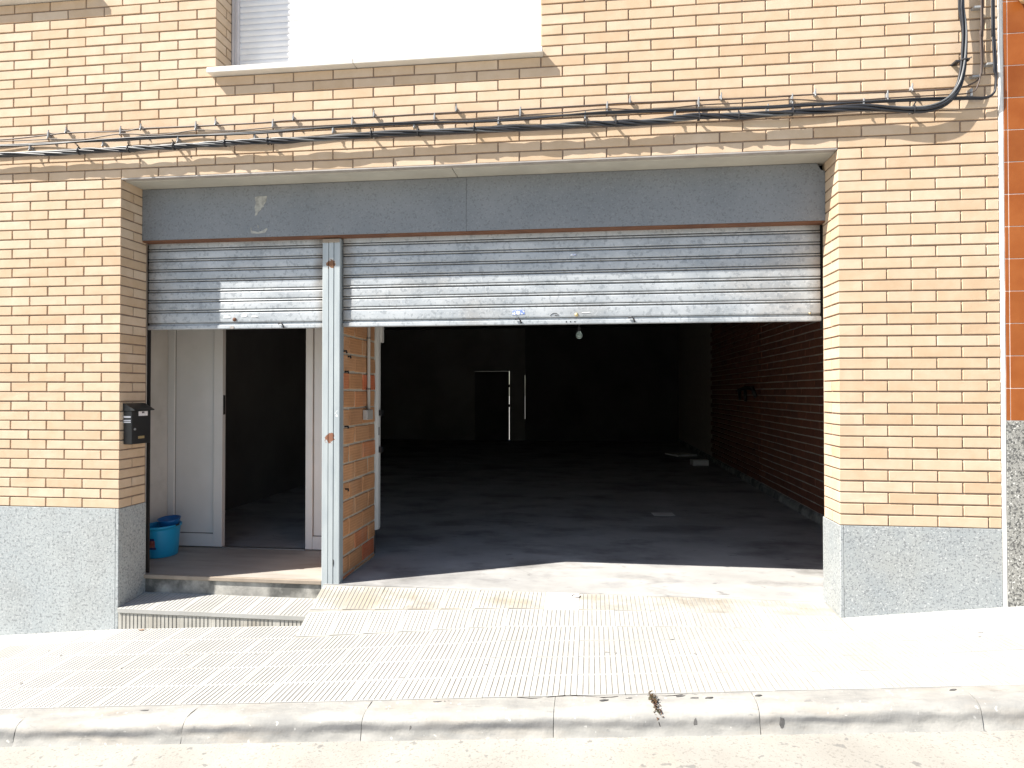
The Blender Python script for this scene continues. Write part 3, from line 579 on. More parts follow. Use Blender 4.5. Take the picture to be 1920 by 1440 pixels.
def patch(name, m, parent, pts, y, th=0.0012):
    n = len(pts); b = MB(); b.add([(x, y-th, z) for x, z in pts]+[(x, y, z) for x, z in pts], [tuple(range(n))]+[(k, (k+1) % n, n+(k+1) % n, n+k) for k in range(n)]); return b.build(name, m, parent)
patch('paper_residue', M_residue, bld, [(0.778, 1.968), (0.805, 1.975), (0.835, 1.972), (0.860, 1.974), (0.857, 1.945), (0.85, 1.93), (0.838, 1.915), (0.842, 1.905), (0.825, 1.90), (0.82, 1.885), (0.80, 1.87), (0.795, 1.852), (0.778, 1.85), (0.784, 1.87), (0.776, 1.90), (0.785, 1.93)], 0.1945)
patch('paper_residue', M_residue, bld, [(0.75, 1.775), (0.757, 1.776), (0.756, 1.755), (0.80, 1.745), (0.83, 1.752), (0.858, 1.768), (0.866, 1.764), (0.85, 1.74), (0.80, 1.733), (0.752, 1.738)], 0.1945)
patch('paper_residue', M_residue, bld, [(0.797, 1.79), (0.803, 1.79), (0.806, 1.772), (0.800, 1.772)], 0.1945)
# window sills
sz = SILL_K*HR
for x0, x1 in ((WX0-0.03, 1.517), (1.5195, WX1+0.012)): box('window_sill', M_marble, bld, x0, x1, -0.052, 0.20, sz+0.002, sz+0.036, c=0.003)
box('window_sill', M_marble, bld, W2X0-0.045, W2X1+0.045, -0.052, 0.185, W2K*HR+0.002, W2K*HR+0.036, c=0.003)
# window with its lowered slatted blind
def blind_window(x0, x1, sz, zt):
    wn = link('window', None, None, bld); wn.matrix_parent_inverse = Matrix()
    wn.location = Vector(((x0+x1)/2, 0.2, sz+0.036))-bld.location; inv = Matrix.Translation(-Vector(((x0+x1)/2, 0.2, sz+0.036)))
    def put(b, name, m): o = b.build(name, m); o.parent = wn; o.matrix_parent_inverse = inv
    for a, c in ((x0+0.001, x0+0.022), (x0+0.0235, x0+0.046), (x1-0.046, x1-0.001)): put(MB().cbox(a, c, 0.172, 0.225, sz+0.037, zt, 0.003), 'frame', M_pane_frame)
    prf = [(0.004, 0.0), (0.0, 0.004), (-0.0022, 0.012), (-0.003, 0.019), (-0.0022, 0.028), (0.0, 0.0355), (0.004, 0.0375), (0.009, 0.0375), (0.009, 0.0)]
    slm = MB().prism(prf, x0+0.047, x1-0.047, 'x').mesh('slat')
    for i in range(int((zt-sz-0.04)/0.0385)):
        o = link('slat', slm, M_white); o.location = (0, 0.196, sz+0.040+0.0385*i); o.parent = wn; o.matrix_parent_inverse = inv
    put(MB().box(x0+0.027, x1-0.027, 0.215, 0.23, sz+0.03, zt), 'backing', M_pane_frame)
blind_window(WX0, WX1, sz, WK*HR)
blind_window(W2X0, W2X1, W2K*HR, W2T*HR)

# ------------------------------------------------------------------ neighbour with glazed tiles
nb = empty('tiled_house', (5.9, 0.1, -0.5), 'neighbouring house front clad in glossy orange brown tiles over speckled granite', 'house')
box('wall', M_grout, nb, 5.087, 7.2, -0.0022, 0.25, -1.3, TOP)
b = MB(); n = 40; vs = []
for i in range(n+1):
    z = lerp(-0.9, TOP, i/n); j = random.uniform(-0.002, 0.002)
    vs += [(5.0660, 0.006, z), (5.0675, -0.006+j, z), (5.083+j, -0.006+j, z), (5.0865, 0.003, z)]
b.add(vs, [(i*4+k, i*4+k+1, i*4+k+5, i*4+k+4) for i in range(n) for k in range(3)]); b.build('grout_strip', M_grout, nb)
tm = {}
zt0 = 0.5714
for r in range(25):
    z0 = zt0+0.1715*r
    xs = [5.088, 5.109]
    while xs[-1] < 7.0: xs.append(xs[-1]+0.1715)
    for x0, x1 in zip(xs, xs[1:]):
        lx = x1-x0-0.003
        me = piece(tm, round(lx, 4), lambda: MB().cbox(0, lx, -0.004, 0.004, 0, 0.1685, 0.0012).mesh('tile'))
        o = link('tile', me, M_tile, nb); o.location = (x0+0.0015, random.uniform(-0.0008, 0.0005), z0+0.0015); o.matrix_parent_inverse = nb.matrix_world.inverted()
for x0, x1 in ((5.0885, 5.75), (5.754, 6.45), (6.454, 7.2)): box('plinth_slab', M_granite_dark, nb, x0, x1, -0.006, 0.0045, -1.2, zt0-0.002, c=0.002)
bk = MB(); bk.lathe([(0.0, -0.03), (0.012, -0.029), (0.024, -0.022), (0.030, -0.008), (0.031, 0.006), (0.034, 0.010), (0.034, 0.05), (0.0, 0.05)], (5.18, -0.045, 2.795), 20)
bk.box(5.165, 5.195, -0.03, -0.003, 2.80, 2.84)
bk.build('wall_bracket', M_stone, None, True, label='tan rounded ceramic fitting on the orange tiles at the top right edge', cat='wall fitting')

# ------------------------------------------------------------------ entrance step
st = empty('entrance_step', (0.62, 0.12, -0.75), 'low step of ribbed cement tiles below the narrow doorway', 'step')
box('base', M_cement, st, -0.02, 1.234, 0.012, 0.2605, -1.2, -0.622)
box('riser', M_cement, st, 0.0005, 1.234, 0.2505, 0.2618, -0.622, -0.4985)
Tst = rib_tile(0.2055, 0.262, 8, th=0.026); TR = rib_tile(0.2055, 0.16, 8, th=0.010, groove=0.005, gw=0.008); TR.name = 'riser_tile'
zs = lambda x, y: lerp(-0.612, -0.588, (y+0.012)/0.262)
for i in range(6):
    x = 0.0025+0.2058*(i+0.5)
    o = lay(Tst, M_pave, st, x, 0.119, 0.2, 0.26, 'tread_tile', zs); o.matrix_parent_inverse = st.matrix_world.inverted() @ Matrix()
    o = link('riser_tile', TR, M_riser, st); o.matrix_parent_inverse = st.matrix_world.inverted()
    o.matrix_world = Matrix(((1, 0, 0, x), (0, 0, -1, -0.0005), (0, 1, 0, -0.7195), (0, 0, 0, 1)))

# ------------------------------------------------------------------ entrance door (white aluminium, middle leaf open)
dz0 = -0.4715; DZ1 = 2.25
dd = empty('entrance_door', (0.4, 1.0, dz0), 'white aluminium entrance door with two fixed side leaves and a dark open middle', 'door')
for x0, x1, lk in ((-0.359, 0.093, True), (0.763, 1.214, False)):
    lf = box('leaf_panel', M_alu, dd, x0+0.05, x1-0.05, 1.012, 1.03, dz0+0.07, DZ1)
    box('stile', M_alu, dd, x0, x0+0.056, 0.995, 1.04, dz0+0.008, DZ1, c=0.002)
    box('stile', M_alu, dd, x1-0.072 if lk else x1-0.056, x1, 0.995, 1.04, dz0+0.008, DZ1, c=0.002)
    box('bottom_rail', M_alu, dd, x0+0.0565, x1-(0.0725 if lk else 0.0565), 0.997, 1.038, dz0+0.008, dz0+0.105, c=0.002)
    box('bead', M_dark, dd, x0+0.0565, x1-(0.0725 if lk else 0.0565), 1.0085, 1.0115, dz0+0.1055, dz0+0.110)
    for xx in (x0+0.0565, x1-(0.0765 if lk else 0.0605)): box('bead', M_dark if xx > x0+0.1 else M_inner, dd, xx, xx+0.003, 1.0085, 1.0115, dz0+0.11, DZ1)
box('lock_plate', M_black, dd, 0.0905, 0.0955, 1.005, 1.03, 0.55, 0.70)
box('threshold', M_chrome, dd, 0.0935, 0.7625, 0.998, 1.03, dz0+0.0005, dz0+0.006)

# ------------------------------------------------------------------ steel post between the two shutters
po = empty('steel_post', (1.27, 0.25, -0.6), 'pale grooved steel guide post with rust spots between the two roller shutters', 'post')
PX0, PX1 = 1.2155, 1.3335; q = [PX0, 1.256, 1.2595, 1.2905, 1.294, PX1]
prof = [(q[0], 0.232), (q[0]+0.004, 0.228), (q[1]-0.001, 0.228), (q[1], 0.236), (q[2], 0.236), (q[2]+0.001, 0.2265), (q[3]-0.001, 0.2265), (q[3], 0.236), (q[4], 0.236), (q[4]+0.001, 0.228), (q[5]-0.004, 0.228), (q[5], 0.232), (q[5], 0.29), (q[0], 0.29)]
b = MB(); b.prism(prof, -0.60, 1.696, 'z'); b.build('profile', M_galv_post, po)
b = MB(); b.cbox(PX0+0.004, PX1-0.004, 0.2215, 0.2275, 1.672, 1.695, 0.001); b.build('top_plate', M_nosing, po)
b = MB(); b.prism([(1.2935, -0.375), (1.297, -0.36), (1.2965, -0.335), (1.291, -0.33), (1.2905, -0.36)], 0.2255, 0.229, 'y'); b.build('rust_hole', M_dark, po)

# ------------------------------------------------------------------ roller shutters
SP = 0.0679; SY = 0.262
sp_ = [(0.014, 0.0), (0.014, 0.0030), (0.003, 0.0038), (-0.002, 0.0055), (-0.0038, 0.0085), (-0.002, 0.0118), (0.003, 0.0135), (0.014, 0.0143), (0.014, 0.0178), (0.001, 0.0190), (-0.0006, 0.024), (-0.0009, 0.042), (-0.0006, 0.060), (0.001, 0.0650), (0.006, 0.0672), (0.018, 0.0672), (0.018, 0.0)]
bp_ = [(0.014, 0.0), (0.014, 0.005), (0.001, 0.008), (-0.0006, 0.015), (-0.001, 0.045), (-0.0004, 0.064), (0.001, 0.069), (0.006, 0.0722), (0.018, 0.0722), (0.018, 0.0)]
bar = [(0.004, 0.0), (-0.006, 0.001), (-0.0075, 0.006), (-0.0065, 0.024), (-0.002, 0.028), (0.004, 0.0285), (0.012, 0.030), (0.012, 0.040), (0.018, 0.040), (0.018, 0.0)]
def shutter(x0, x1, zb, nsl, label, rail):
    r = empty('roller_shutter', ((x0+x1)/2, SY, zb), label, 'shutter')
    inv = r.matrix_world.inverted()
    def ext(pr, a, c): 
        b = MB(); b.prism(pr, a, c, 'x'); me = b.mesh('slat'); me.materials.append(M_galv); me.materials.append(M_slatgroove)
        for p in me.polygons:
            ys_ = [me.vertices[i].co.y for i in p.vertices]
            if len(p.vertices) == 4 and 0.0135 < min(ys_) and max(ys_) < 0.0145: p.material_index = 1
        return me
    m1 = ext(sp_, x0+0.006, x1-0.006)
    o = link('bottom_bar', ext(bar, x0+0.004, x1-0.004), M_galv, r); o.location = (0, SY, zb); o.matrix_parent_inverse = inv
    o = link('slat', ext(bp_, x0+0.006, x1-0.006), M_galv, r); o.location = (0, SY, zb+0.0375); o.matrix_parent_inverse = inv
    for i in range(nsl):
        o = link('slat', m1, M_galv, r); o.location = (0, SY+random.uniform(-0.0008, 0.0008), zb+0.110+SP*i); o.matrix_parent_inverse = inv
    for a, c in rail: box('guide_rail', M_dark, r, a, c, SY+0.019, SY+0.030, -0.47 if a < 1 else 1.10, 1.70)
    return r
sh1 = shutter(-0.004, 1.214, 1.134, 8, 'narrow galvanised roller shutter half raised over the entrance doorway', ((-0.02, 0.0),))
sh2 = shutter(1.335, 4.247, 1.138, 8, 'wide galvanised roller shutter raised above the garage opening', ((4.2495, 4.27),))
def hook(sh, x, z, d=1):
    b = MB(); y = SY-0.006
    b.tube([(x-0.022*d, y-0.010, z+0.012), (x, y-0.016, z+0.018), (x+0.010*d, y-0.014, z+0.004), (x+0.016*d, y-0.010, z-0.014)], 0.005, 7); return b.build('latch', M_tie, sh, True)
def knob(sh, x, z, r, m):
    b = MB(); b.lathe([(0.0, 0.008), (r*0.8, 0.007), (r, 0.003), (r, 0.0)], (0, 0, 0), 14); b.v = [(x+vx, SY-0.002-vz, z+vy) for vx, vy, vz in b.v]; return b.build('lock', m, sh, True)
hook(sh1, 0.936, 1.150); knob(sh1, 0.608, 1.195, 0.013, M_rust)
for x, z, w_, h_ in ((0.655, 1.213, 0.040, 0.018), (0.722, 1.209, 0.045, 0.010), (0.530, 1.205, 0.050, 0.016)):
    patch('paint_smear', M_whitepaint, sh1, [(x, z), (x+w_*0.5, z-0.001), (x+w_, z+0.002), (x+w_*0.95, z+h_*0.6), (x+w_*0.6, z+h_), (x+w_*0.1, z+h_*0.9)], SY-0.0018)
b = MB(); b.lathe([(0.0, 0.004), (0.014, 0.004), (0.016, 0.0)], (0, 0, 0), 14); b.v = [(0.594+a, SY-0.0075-c, 1.143+d*0.6) for a, d, c in b.v]; b.build('lock', M_angle, sh1)
hook(sh2, 2.468, 1.160); hook(sh2, 3.155, 1.158); knob(sh2, 2.822, 1.195, 0.012, M_brass)
knob(sh2, 4.18, 1.185, 0.006, M_brass)
patch('sticker', M_sticker, sh2, [(2.425, 1.200), (2.505, 1.203), (2.500, 1.230), (2.43, 1.228)], SY-0.0018)
patch('sticker', M_sticker, sh2, [(2.78, 1.556), (2.82, 1.558), (2.818, 1.568), (2.79, 1.569)], SY-0.0028)
polyline('scratch', M_dark, sh2, [(2.66, SY-0.002, 1.192), (2.68, SY-0.0022, 1.207), (2.70, SY-0.0022, 1.206), (2.715, SY-0.002, 1.195), (2.69, SY-0.002, 1.194)], 0.0015)
patch('paint_smear', M_whitepaint, sh2, [(2.85, 1.206), (2.88, 1.205), (2.91, 1.208), (2.90, 1.211), (2.86, 1.210)], SY-0.0018)
for x in (2.76, 2.786, 2.812):
    b = MB(); b.lathe([(0.0, 0.001), (0.0045, 0.001), (0.0045, 0.0)], (0, 0, 0), 10); b.v = [(x+a, SY-0.0072-c, 1.152+d) for a, d, c in b.v]; b.build('hole', M_dark, sh2)

# ------------------------------------------------------------------ mailbox on the left reveal
mb = empty('mailbox', (0.03, 0.125, 0.40), 'black metal mailbox with sloping lid fixed to the left brick reveal', 'mailbox')
b = MB(); b.cbox(0.002, 0.058, 0.033, 0.212, 0.395, 0.605, 0.003); b.build('body', M_black, mb)
b = MB(); b.prism([(0.0021, 0.606), (0.0021, 0.652), (0.012, 0.652), (0.080, 0.612), (0.080, 0.606), (0.062, 0.6065)], 0.027, 0.218, 'y'); b.build('lid', M_black, mb)
def plate(name, m, x, y0, y1, z0, z1, par, t=0.0012): return box(name, m, par, x, x+t, y0, y1, z0, z1)
pl = plate('label_sticker', M_label, 0.0585, 0.095, 0.180, 0.572, 0.601, mb)
for i in range(2): plate('print', M_ink, 0.0598, 0.125+0.012*i, 0.135+0.012*i, 0.588, 0.599, pl, 0.0004)
for z in (0.562, 0.542, 0.531): b = MB(); b.box(0.004, 0.052, 0.0318, 0.0326, z, z+(0.011 if z > 0.55 else 0.007)); b.build('label_strip', M_label, mb)
b = MB(); b.lathe([(0, 0.004), (0.007, 0.004), (0.008, 0.0)], (0, 0, 0), 14); b.v = [(0.0583+c, 0.062+a, 0.490+d) for a, d, c in b.v]; b.build('lock', M_chrome, mb)
plate('name_plate', M_brass, 0.0585, 0.092, 0.150, 0.428, 0.444, mb)

# ------------------------------------------------------------------ mop bucket
bz = -0.4715; bc = (-0.215, 0.74, bz)
bu = empty('mop_bucket', bc, 'bright blue plastic mop bucket with wringer standing in the entrance recess', 'bucket')
b = MB(); b.lathe([(0.0, 0.0), (0.78, 0.0), (0.82, 0.006), (0.87, 0.09), (0.94, 0.195), (0.95, 0.208), (1.02, 0.210), (1.03, 0.224), (1.00, 0.228), (0.96, 0.222), (0.90, 0.19), (0.80, 0.012), (0.0, 0.010)], (0, 0, 0), 40)
b.v = [(bc[0]+x*0.112, bc[1]+y*0.145, bc[2]+z) for x, y, z in b.v]; b.build('body', M_blue, bu, True)
b = MB(); b.lathe([(0.62, 0.15), (0.72, 0.20), (0.84, 0.258), (0.90, 0.262), (0.86, 0.25), (0.74, 0.20), (0.60, 0.15), (0.0, 0.12)], (0, 0, 0), 30)
b.v = [(bc[0]+0.018+x*0.085, bc[1]+0.045+y*0.092, bc[2]+z+0.10*(y*0.09)) for x, y, z in b.v]; b.build('wringer', M_bluedark, bu, True)
b = MB(); b.tube([(bc[0]+0.112, bc[1]-0.02, bz+0.222), (bc[0]+0.124, bc[1]+0.0, bz+0.228), (bc[0]+0.112, bc[1]+0.02, bz+0.224)], 0.006, 7); b.build('handle_pivot', M_black, bu)
def on_bucket(a0, a1, z0, z1, name, m, off=0.002):
    b = MB(); K = 6
    def P(a, z): r = lerp(0.82, 0.945, (z-0.006)/0.19); return (bc[0]+(r*0.112+off)*math.cos(a), bc[1]+(r*0.145+off)*math.sin(a), bz+z)
    vs = [P(lerp(a0, a1, i/K), z) for z in (z0, z1) for i in range(K+1)]; n = K+1
    b.add(vs, [(i, i+1, n+i+1, n+i) for i in range(K)]); return b.build(name, m, bu)
on_bucket(math.radians(-110), math.radians(-76), 0.082, 0.130, 'sticker', M_red); on_bucket(math.radians(-100), math.radians(-78), 0.130, 0.145, 'sticker', M_navy); on_bucket(math.radians(-100), math.radians(-72), 0.066, 0.081, 'sticker', M_navy)

# ------------------------------------------------------------------ conduit and junction box on the partition
cn = empty('cable_conduit', (1.345, 0.865, 0.6), 'grey plastic conduit running down the terracotta partition to a junction box', 'conduit')
b = MB(); b.tube([(1.347, 0.735, 0.598), (1.347, 0.733, 1.2), (1.347, 0.731, 2.31)], 0.0115, 10); b.build('pipe', M_pvc, cn, True)
for z in (0.745, 1.105, 1.6): b = MB(); b.tube([(1.334, 0.734+0.014*math.cos(t), z) if i in (0, 6) else (1.347+0.0135*math.sin(t), 0.733+0.0135*math.cos(t), z) for i, t in enumerate([k*math.pi/6 for k in range(7)])], 0.003, 5); b.build('clip', M_black, cn)
box('junction_box', M_pvc, cn, 1.3345, 1.368, 0.645, 0.770, 0.530, 0.600, c=0.004)

# steel door frame of the side door
sdn = empty('side_door_frame', (1.30, 1.0, ZT), 'white steel side door frame with black hinges behind the terracotta partition', 'door frame')
b = MB(); b.prism([(1.240, 0.930), (1.334, 0.930), (1.346, 0.955), (1.346, 0.985), (1.336, 0.985), (1.336, 1.030), (1.240, 1.030)], -0.29, 2.3, 'z'); b.build('jamb', M_steelw, sdn)
box('sill_step', M_innerdark, sdn, 1.225, 1.30, 0.931, 1.03, ZT+0.001, -0.2905)
for z in (0.548, 0.275): box('hinge', M_black, sdn, 1.338, 1.366, 0.958, 1.01, z, z+0.042)
box('strike', M_black, sdn, 1.3465, 1.349, 0.955, 0.968, 0.405, 0.465)
box('stop_block', M_steelw, sdn, 1.3365, 1.362, 0.99, 1.03, 1.095, 1.35)

# hanging bulb, floor sheets, wall hook
lb = empty('light_bulb', (2.82, 1.2, 1.16), 'clear light bulb hanging from the dark garage ceiling below the shutter edge', 'light bulb')
b = MB(); b.lathe([(0.0, -0.034), (0.012, -0.031), (0.021, -0.022), (0.025, -0.008), (0.022, 0.006), (0.014, 0.018), (0.012, 0.026)], (2.82, 1.2, 1.155), 20); b.build('glass', M_bulb, lb, True)
b = MB(); b.lathe([(0.0, 0.06), (0.010, 0.06), (0.013, 0.055), (0.013, 0.0245), (0.0, 0.0245)], (2.82, 1.2, 1.155), 14); b.build('socket', M_black, lb)
b = MB(); b.tube([(2.82, 1.2, 1.21), (2.823, 1.2, 1.7), (2.82, 1.2, 2.319)], 0.003, 6); b.build('wire', M_cable2, lb)
def sheet(name, x, y, lx, ly, th, rz, label):
    b = MB(); b.cbox(-lx/2, lx/2, -ly/2, ly/2, 0, th, min(0.002, th*0.4)); o = b.build(name, M_paper, None, label=label, cat='board' if th > 0.02 else 'paper'); o.location = (x, y, ZT+0.0005); o.rotation_euler = (0, 0, rz)
sheet('paper_sheet', 3.61, 2.90, 0.21, 0.16, 0.003, 0.1, 'pale sheet of paper lying flat on the dark garage floor nearest the opening')
sheet('wood_block', 4.68, 7.5, 0.26, 0.2, 0.09, 0.1, 'small pale block on the floor deep in the garage by the right wall')
sheet('cardboard_piece', 4.60, 9.2, 0.40, 0.5, 0.03, 0.4, 'flat pale piece of board farthest back by the right garage wall')
b = MB(); b.tube([(4.992, 5.85, 0.62), (4.96, 5.80, 0.75), (4.95, 5.4, 0.78), (4.95, 4.98, 0.77), (4.985, 4.93, 0.66)], 0.025, 7); b.tube([(4.95, 5.4, 0.78), (4.95, 5.36, 0.6)], 0.02, 6)
b.build('wall_hook', M_black, None, True, label='black metal hook bracket on the terracotta wall inside the garage', cat='hook')

# ------------------------------------------------------------------ cables along the facade
def spline(pts, per=10):
    P = [Vector(p) for p in pts]; P = [P[0]*2-P[1]]+P+[P[-1]*2-P[-2]]; out = []
    for i in range(1, len(P)-2):
        p0, p1, p2, p3 = P[i-1:i+3]
        n = max(2, int((p2-p1).length/0.02)) if per is None else per
        for k in range(n):
            t = k/n; out.append(0.5*((2*p1)+(p2-p0)*t+(2*p0-5*p1+4*p2-p3)*t*t+(3*p1-p0-3*p2+p3)*t**3))
    out.append(P[-2]); return out
BUN = [(-5.4, 2.228), (-2.2, 2.228), (-1.2, 2.222), (-0.794, 2.222), (-0.423, 2.219), (0.082, 2.218), (0.382, 2.223), (0.915, 2.227), (1.316, 2.229), (1.643, 2.239), (1.931, 2.236), (2.246, 2.237), (2.463, 2.234), (2.767, 2.231), (2.887, 2.236), (3.184, 2.232), (3.474, 2.247), (3.76, 2.239), (3.998, 2.247), (4.315, 2.254), (4.45, 2.247), (4.584, 2.232), (4.678, 2.23), (4.757, 2.251), (4.81, 2.291), (4.845, 2.346), (4.861, 2.402), (4.872, 2.486), (4.876, 2.628), (4.864, 2.743), (4.862, 2.8), (4.864, 3.2), (4.862, 4.8)]
CA = [(-5.4, 2.335), (-2.2, 2.335), (-1.2, 2.33), (-0.826, 2.33), (-0.483, 2.345), (-0.357, 2.352), (0.021, 2.344), (0.146, 2.355), (0.5, 2.353), (0.897, 2.351), (1.134, 2.357), (1.631, 2.352), (2.13, 2.355), (2.459, 2.352), (2.887, 2.354), (3.127, 2.357), (3.509, 2.353), (3.881, 2.347), (4.106, 2.351), (4.626, 2.341), (4.84, 2.344), (4.92, 2.362), (4.968, 2.402), (4.979, 2.496), (4.977, 2.639), (4.981, 2.81), (4.98, 4.8)]
CB = [(-5.4, 2.29), (-2.2, 2.29), (-1.2, 2.292), (-0.814, 2.291), (-0.442, 2.288), (0.066, 2.285), (0.508, 2.29), (0.904, 2.291), (1.307, 2.298), (1.958, 2.294), (2.46, 2.296), (2.887, 2.301), (3.506, 2.293), (3.878, 2.291), (4.046, 2.294), (4.377, 2.291), (4.86, 2.28), (4.978, 2.277), (5.023, 2.3), (5.034, 2.345), (5.037, 2.458), (5.031, 2.629), (5.03, 2.799), (5.03, 4.8)]
CC = [(-5.4, 2.31), (-2.2, 2.31), (-1.2, 2.32), (-0.822, 2.318), (-0.479, 2.316), (-0.229, 2.301), (0.017, 2.323), (0.274, 2.308), (0.516, 2.326), (0.762, 2.308), (1.011, 2.315), (1.27, 2.315), (1.505, 2.314), (1.763, 2.307), (2.004, 2.311), (2.272, 2.31), (2.509, 2.317), (2.766, 2.316), (3.001, 2.325), (3.245, 2.31), (3.505, 2.323), (3.766, 2.319), (4.004, 2.324), (4.243, 2.305), (4.495, 2.309), (4.731, 2.308), (4.904, 2.31), (4.949, 2.353), (4.966, 2.466), (4.962, 2.638), (4.969, 2.809), (4.968, 4.8)]
TIE = [(-0.248, 2.221), (0.086, 2.22), (0.385, 2.223), (0.717, 2.227), (0.989, 2.228), (1.63, 2.236), (1.912, 2.235), (2.243, 2.238), (2.887, 2.238), (3.051, 2.236), (3.506, 2.249), (3.717, 2.244), (4.001, 2.25), (4.619, 2.23), (4.875, 2.478)]
BY = -0.048
cb = empty('cable_bundle', (2.3, BY, 2.23), 'thick twisted bundle of black cables strapped along the brick wall above the garage', 'cables')
path = spline([(x, BY, z) for x, z in BUN], None)
for s in range(6):
    ph = s*2*math.pi/5 if s < 5 else 0.4; acc = 0; pts = []; tw = 0
    for i, p in enumerate(path):
        if i: d = (p-path[i-1]).length; acc += d; tw += d*(9.5+4*math.sin(acc*2.3+0.7))*(0.35 if p.x > 4.5 else 1)
        t = (path[min(i+1, len(path)-1)]-path[max(i-1, 0)]).normalized(); a = Vector((0, -1, 0)); c = t.cross(a).normalized()
        R = (0.0108+0.0035*math.sin(acc*5.1+s*1.9)) if s < 5 else 0.003
        pts.append(p+(a*math.cos(ph+tw)+c*math.sin(ph+tw))*R)
    b = MB(); b.tube(pts, 0.0, 7, rads=[(0.0075, 0.006, 0.0068, 0.0055, 0.007, 0.006)[s]]*len(pts)); b.build('strand', M_cable if s != 3 else M_cable2, cb, True)
for i, (x, z) in enumerate(TIE):
    vert = z > 2.3; b = MB()
    rg = [(x+0.0195*math.cos(t), BY+0.0195*math.sin(t), z) if vert else (x, BY+0.0195*math.cos(t), z+0.020*math.sin(t)) for t in [k*math.pi/7 for k in range(14)]]
    b.tube(rg, 0.0045, 5, closed=True)
    tg = (x+0.03, BY-0.01, z+0.012) if vert else (x+random.uniform(-0.004, 0.006), BY-0.014, z+0.036)
    b.tube([rg[3], tg], 0.0035, 5); b.build('strap', M_tie, cb)
    b = MB(); (b.box(x-0.045, x-0.02, -0.05, 0.004, z-0.004, z+0.004) if vert else b.box(x-0.004, x+0.004, BY+0.02, 0.004, z-0.006, z+0.006)); b.build('wall_bracket', M_clip if i % 2 else M_tie, cb)
def thin(name, label, pts, y, r, m, wob, two=False):
    e = empty(name, (2.3, y, pts[2][1]), label, 'cable')
    sp = spline([(x, y, z) for x, z in pts], 6)
    sp = [Vector((p.x, p.y-wob*0.5*(1+math.sin(p.x*6.3+p.z)), p.z)) for p in sp]
    b = MB(); b.tube(sp, r, 7); b.build('strand', m, e, True)
    if two:
        b = MB(); b.tube([Vector((p.x-(0.011 if p.z > 2.4 else 0), p.y-0.004, p.z+0.009*math.sin(p.x*4.1+1))) for p in sp], r*0.85, 7); b.build('strand', m, e, True)
    return e
ca = thin('upper_cable', 'thin straight cable held by light grey clips, topmost along the brick wall', CA, -0.016, 0.0042, M_cable3, 0.004)
cc = thin('wavy_cable', 'thin brown cable waving between the clips in the middle of the wall cables', CC, -0.02, 0.0034, M_cable3, 0.012)
cbk = thin('lower_cable', 'black double cable between the topmost cable and the thick bundle', CB, -0.026, 0.0058, M_cable, 0.006, True)
CL1 = [(-1.49, 2.35), (-1.364, 2.369), (-0.986, 2.352), (-0.486, 2.351), (-0.364, 2.369), (0.008, 2.352), (0.144, 2.365), (0.508, 2.357), (0.637, 2.371), (1.005, 2.346), (1.134, 2.375), (1.501, 2.335), (1.635, 2.372), (2.001, 2.332), (2.131, 2.379), (2.507, 2.341), (3.002, 2.346), (3.13, 2.376), (3.507, 2.343), (3.629, 2.367), (4.007, 2.335), (4.128, 2.361), (4.5, 2.326), (4.625, 2.362)]
CL2 = [(-1.106, 2.268), (-0.606, 2.268), (-0.103, 2.273), (0.396, 2.273), (0.895, 2.27), (1.386, 2.285), (1.882, 2.293), (2.381, 2.29), (2.878, 2.296), (3.377, 2.283), (3.877, 2.287), (4.375, 2.29)]
def clip(par, x, z, y, h, m):
    b = MB(); b.cbox(x-0.005, x+0.005, y-0.007, 0.006, z-h*0.5, z+h*0.3, 0.0015)
    b.lathe([(0.0, 0.013), (0.004, 0.012), (0.0035, 0.0), (0.0035, -0.004)], (x+0.002, y-0.003, z+h*0.3), 8)
    b.tube([(x, y+0.002, z-h*0.5), (x, y-0.010, z-h*0.55), (x, y-0.012, z-h*0.75), (x, y-0.002, z-h*0.85)], 0.0035, 6); b.build('clip', m, par)
for i, (x, z) in enumerate(CL1): clip(ca if (z > 2.36) else cc, x, z, -0.018, 0.026 if z > 2.36 else 0.042, M_clip)
for x, z in CL2: clip(cbk, x, z, -0.026, 0.028, M_clip)
for x, z in ((4.955, 2.77), (4.945, 2.401), (5.018, 2.463)):
    b = MB(); b.cbox(x-0.022, x+0.016, -0.030, 0.004, z-0.006, z+0.006, 0.0015); b.build('clip', M_clip, cbk)
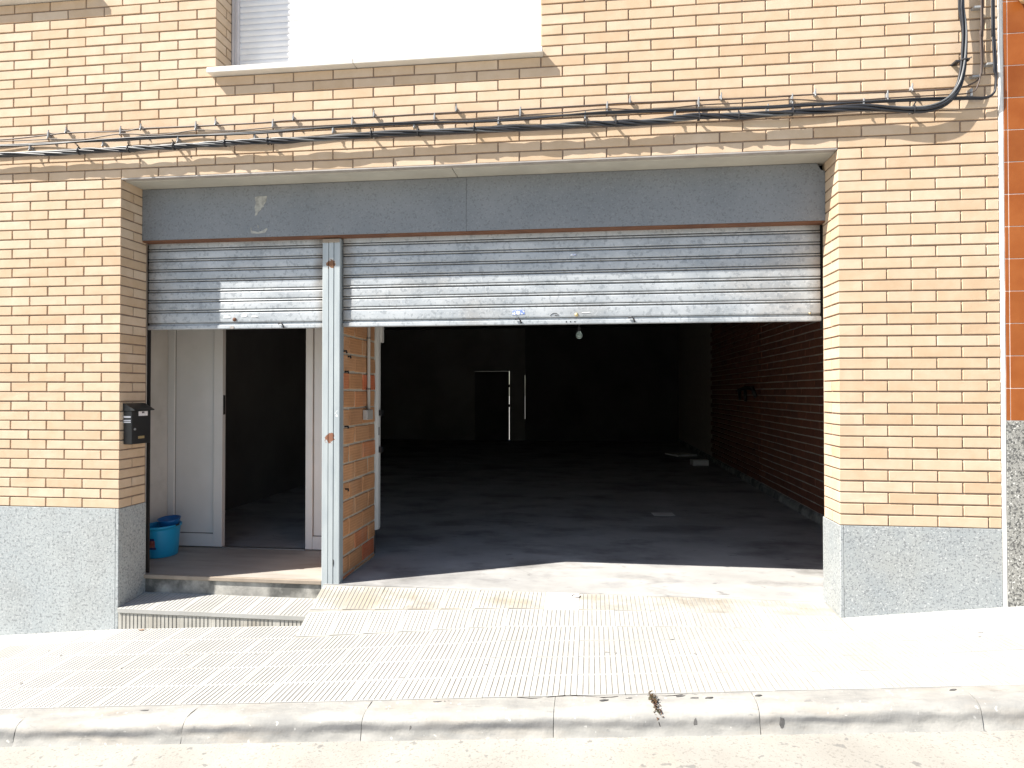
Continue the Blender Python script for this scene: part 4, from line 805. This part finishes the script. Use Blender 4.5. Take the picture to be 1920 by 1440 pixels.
b = MB(); b.cbox(4.908, 4.922, -0.034, 0.005, 2.293, 2.335, 0.002); b.build('clip', M_clip, cc)

# ------------------------------------------------------------------ weed in the kerb crack, leaf litter
wd = empty('kerb_weed', (3.165, -1.09, zK(3.165)), 'small reddish green weed growing from the crack in the kerb', 'plant')
b = MB(); stems = MB()
for i in range(130):
    t = random.random(); y = lerp(-1.02, -1.147, t); x = pw([(-1.165, 3.178), (-1.108, 3.163), (-1.02, 3.150)], y)+random.gauss(0, 0.008)
    z = zK(x)+pz(y)+random.uniform(0.001, 0.026)*(1-0.4*t); a = random.uniform(0, 6.28); s = random.uniform(0.004, 0.008)
    ex = Vector((math.cos(a), math.sin(a), random.uniform(-0.4, 0.6)))*s; ey = Vector((-math.sin(a), math.cos(a), random.uniform(-0.6, 0.6)))*s*0.55; c = Vector((x, y, z))
    b.add([c-ex, c-ey+ex*0.2, c+ex, c+ey+ex*0.2], [(0, 1, 2, 3)])
    if i % 9 == 0: stems.tube([(x, y, zK(x)+pz(y)-0.004), (x+0.003, y-0.003, z)], 0.0012, 4)
b.build('foliage', M_leaf, wd); stems.build('stem', M_drylf, wd)
def leaf(x, y, l, w_, a, label):
    z = pw(ZB, x)+0.002 if y > -0.9 else 0
    b = MB(); c, s = math.cos(a), math.sin(a); pts = [(-1, 0, 0.2), (-0.4, 0.9, 0.0), (0.4, 0.8, 0.25), (1, 0, 0.7), (0.4, -0.8, 0.1), (-0.4, -0.9, 0.1)]
    q_ = [(x+(p*l*c-q2*w_*s), y+(p*l*s+q2*w_*c), z+h*0.012) for p, q2, h in pts]
    b.add(q_+[(u, v, h+0.0008) for u, v, h in q_], [(0, 1, 2, 3, 4, 5), (11, 10, 9, 8, 7, 6)]+[(k, (k+1) % 6, 6+(k+1) % 6, 6+k) for k in range(6)])
    b.build('dry_leaf', M_drylf, None, label=label, cat='leaf')
leaf(0.185, -0.035, 0.022, 0.008, 0.2, 'curled dry brown leaf on the pavement at the foot of the entrance step')

bpy.context.view_layer.update()
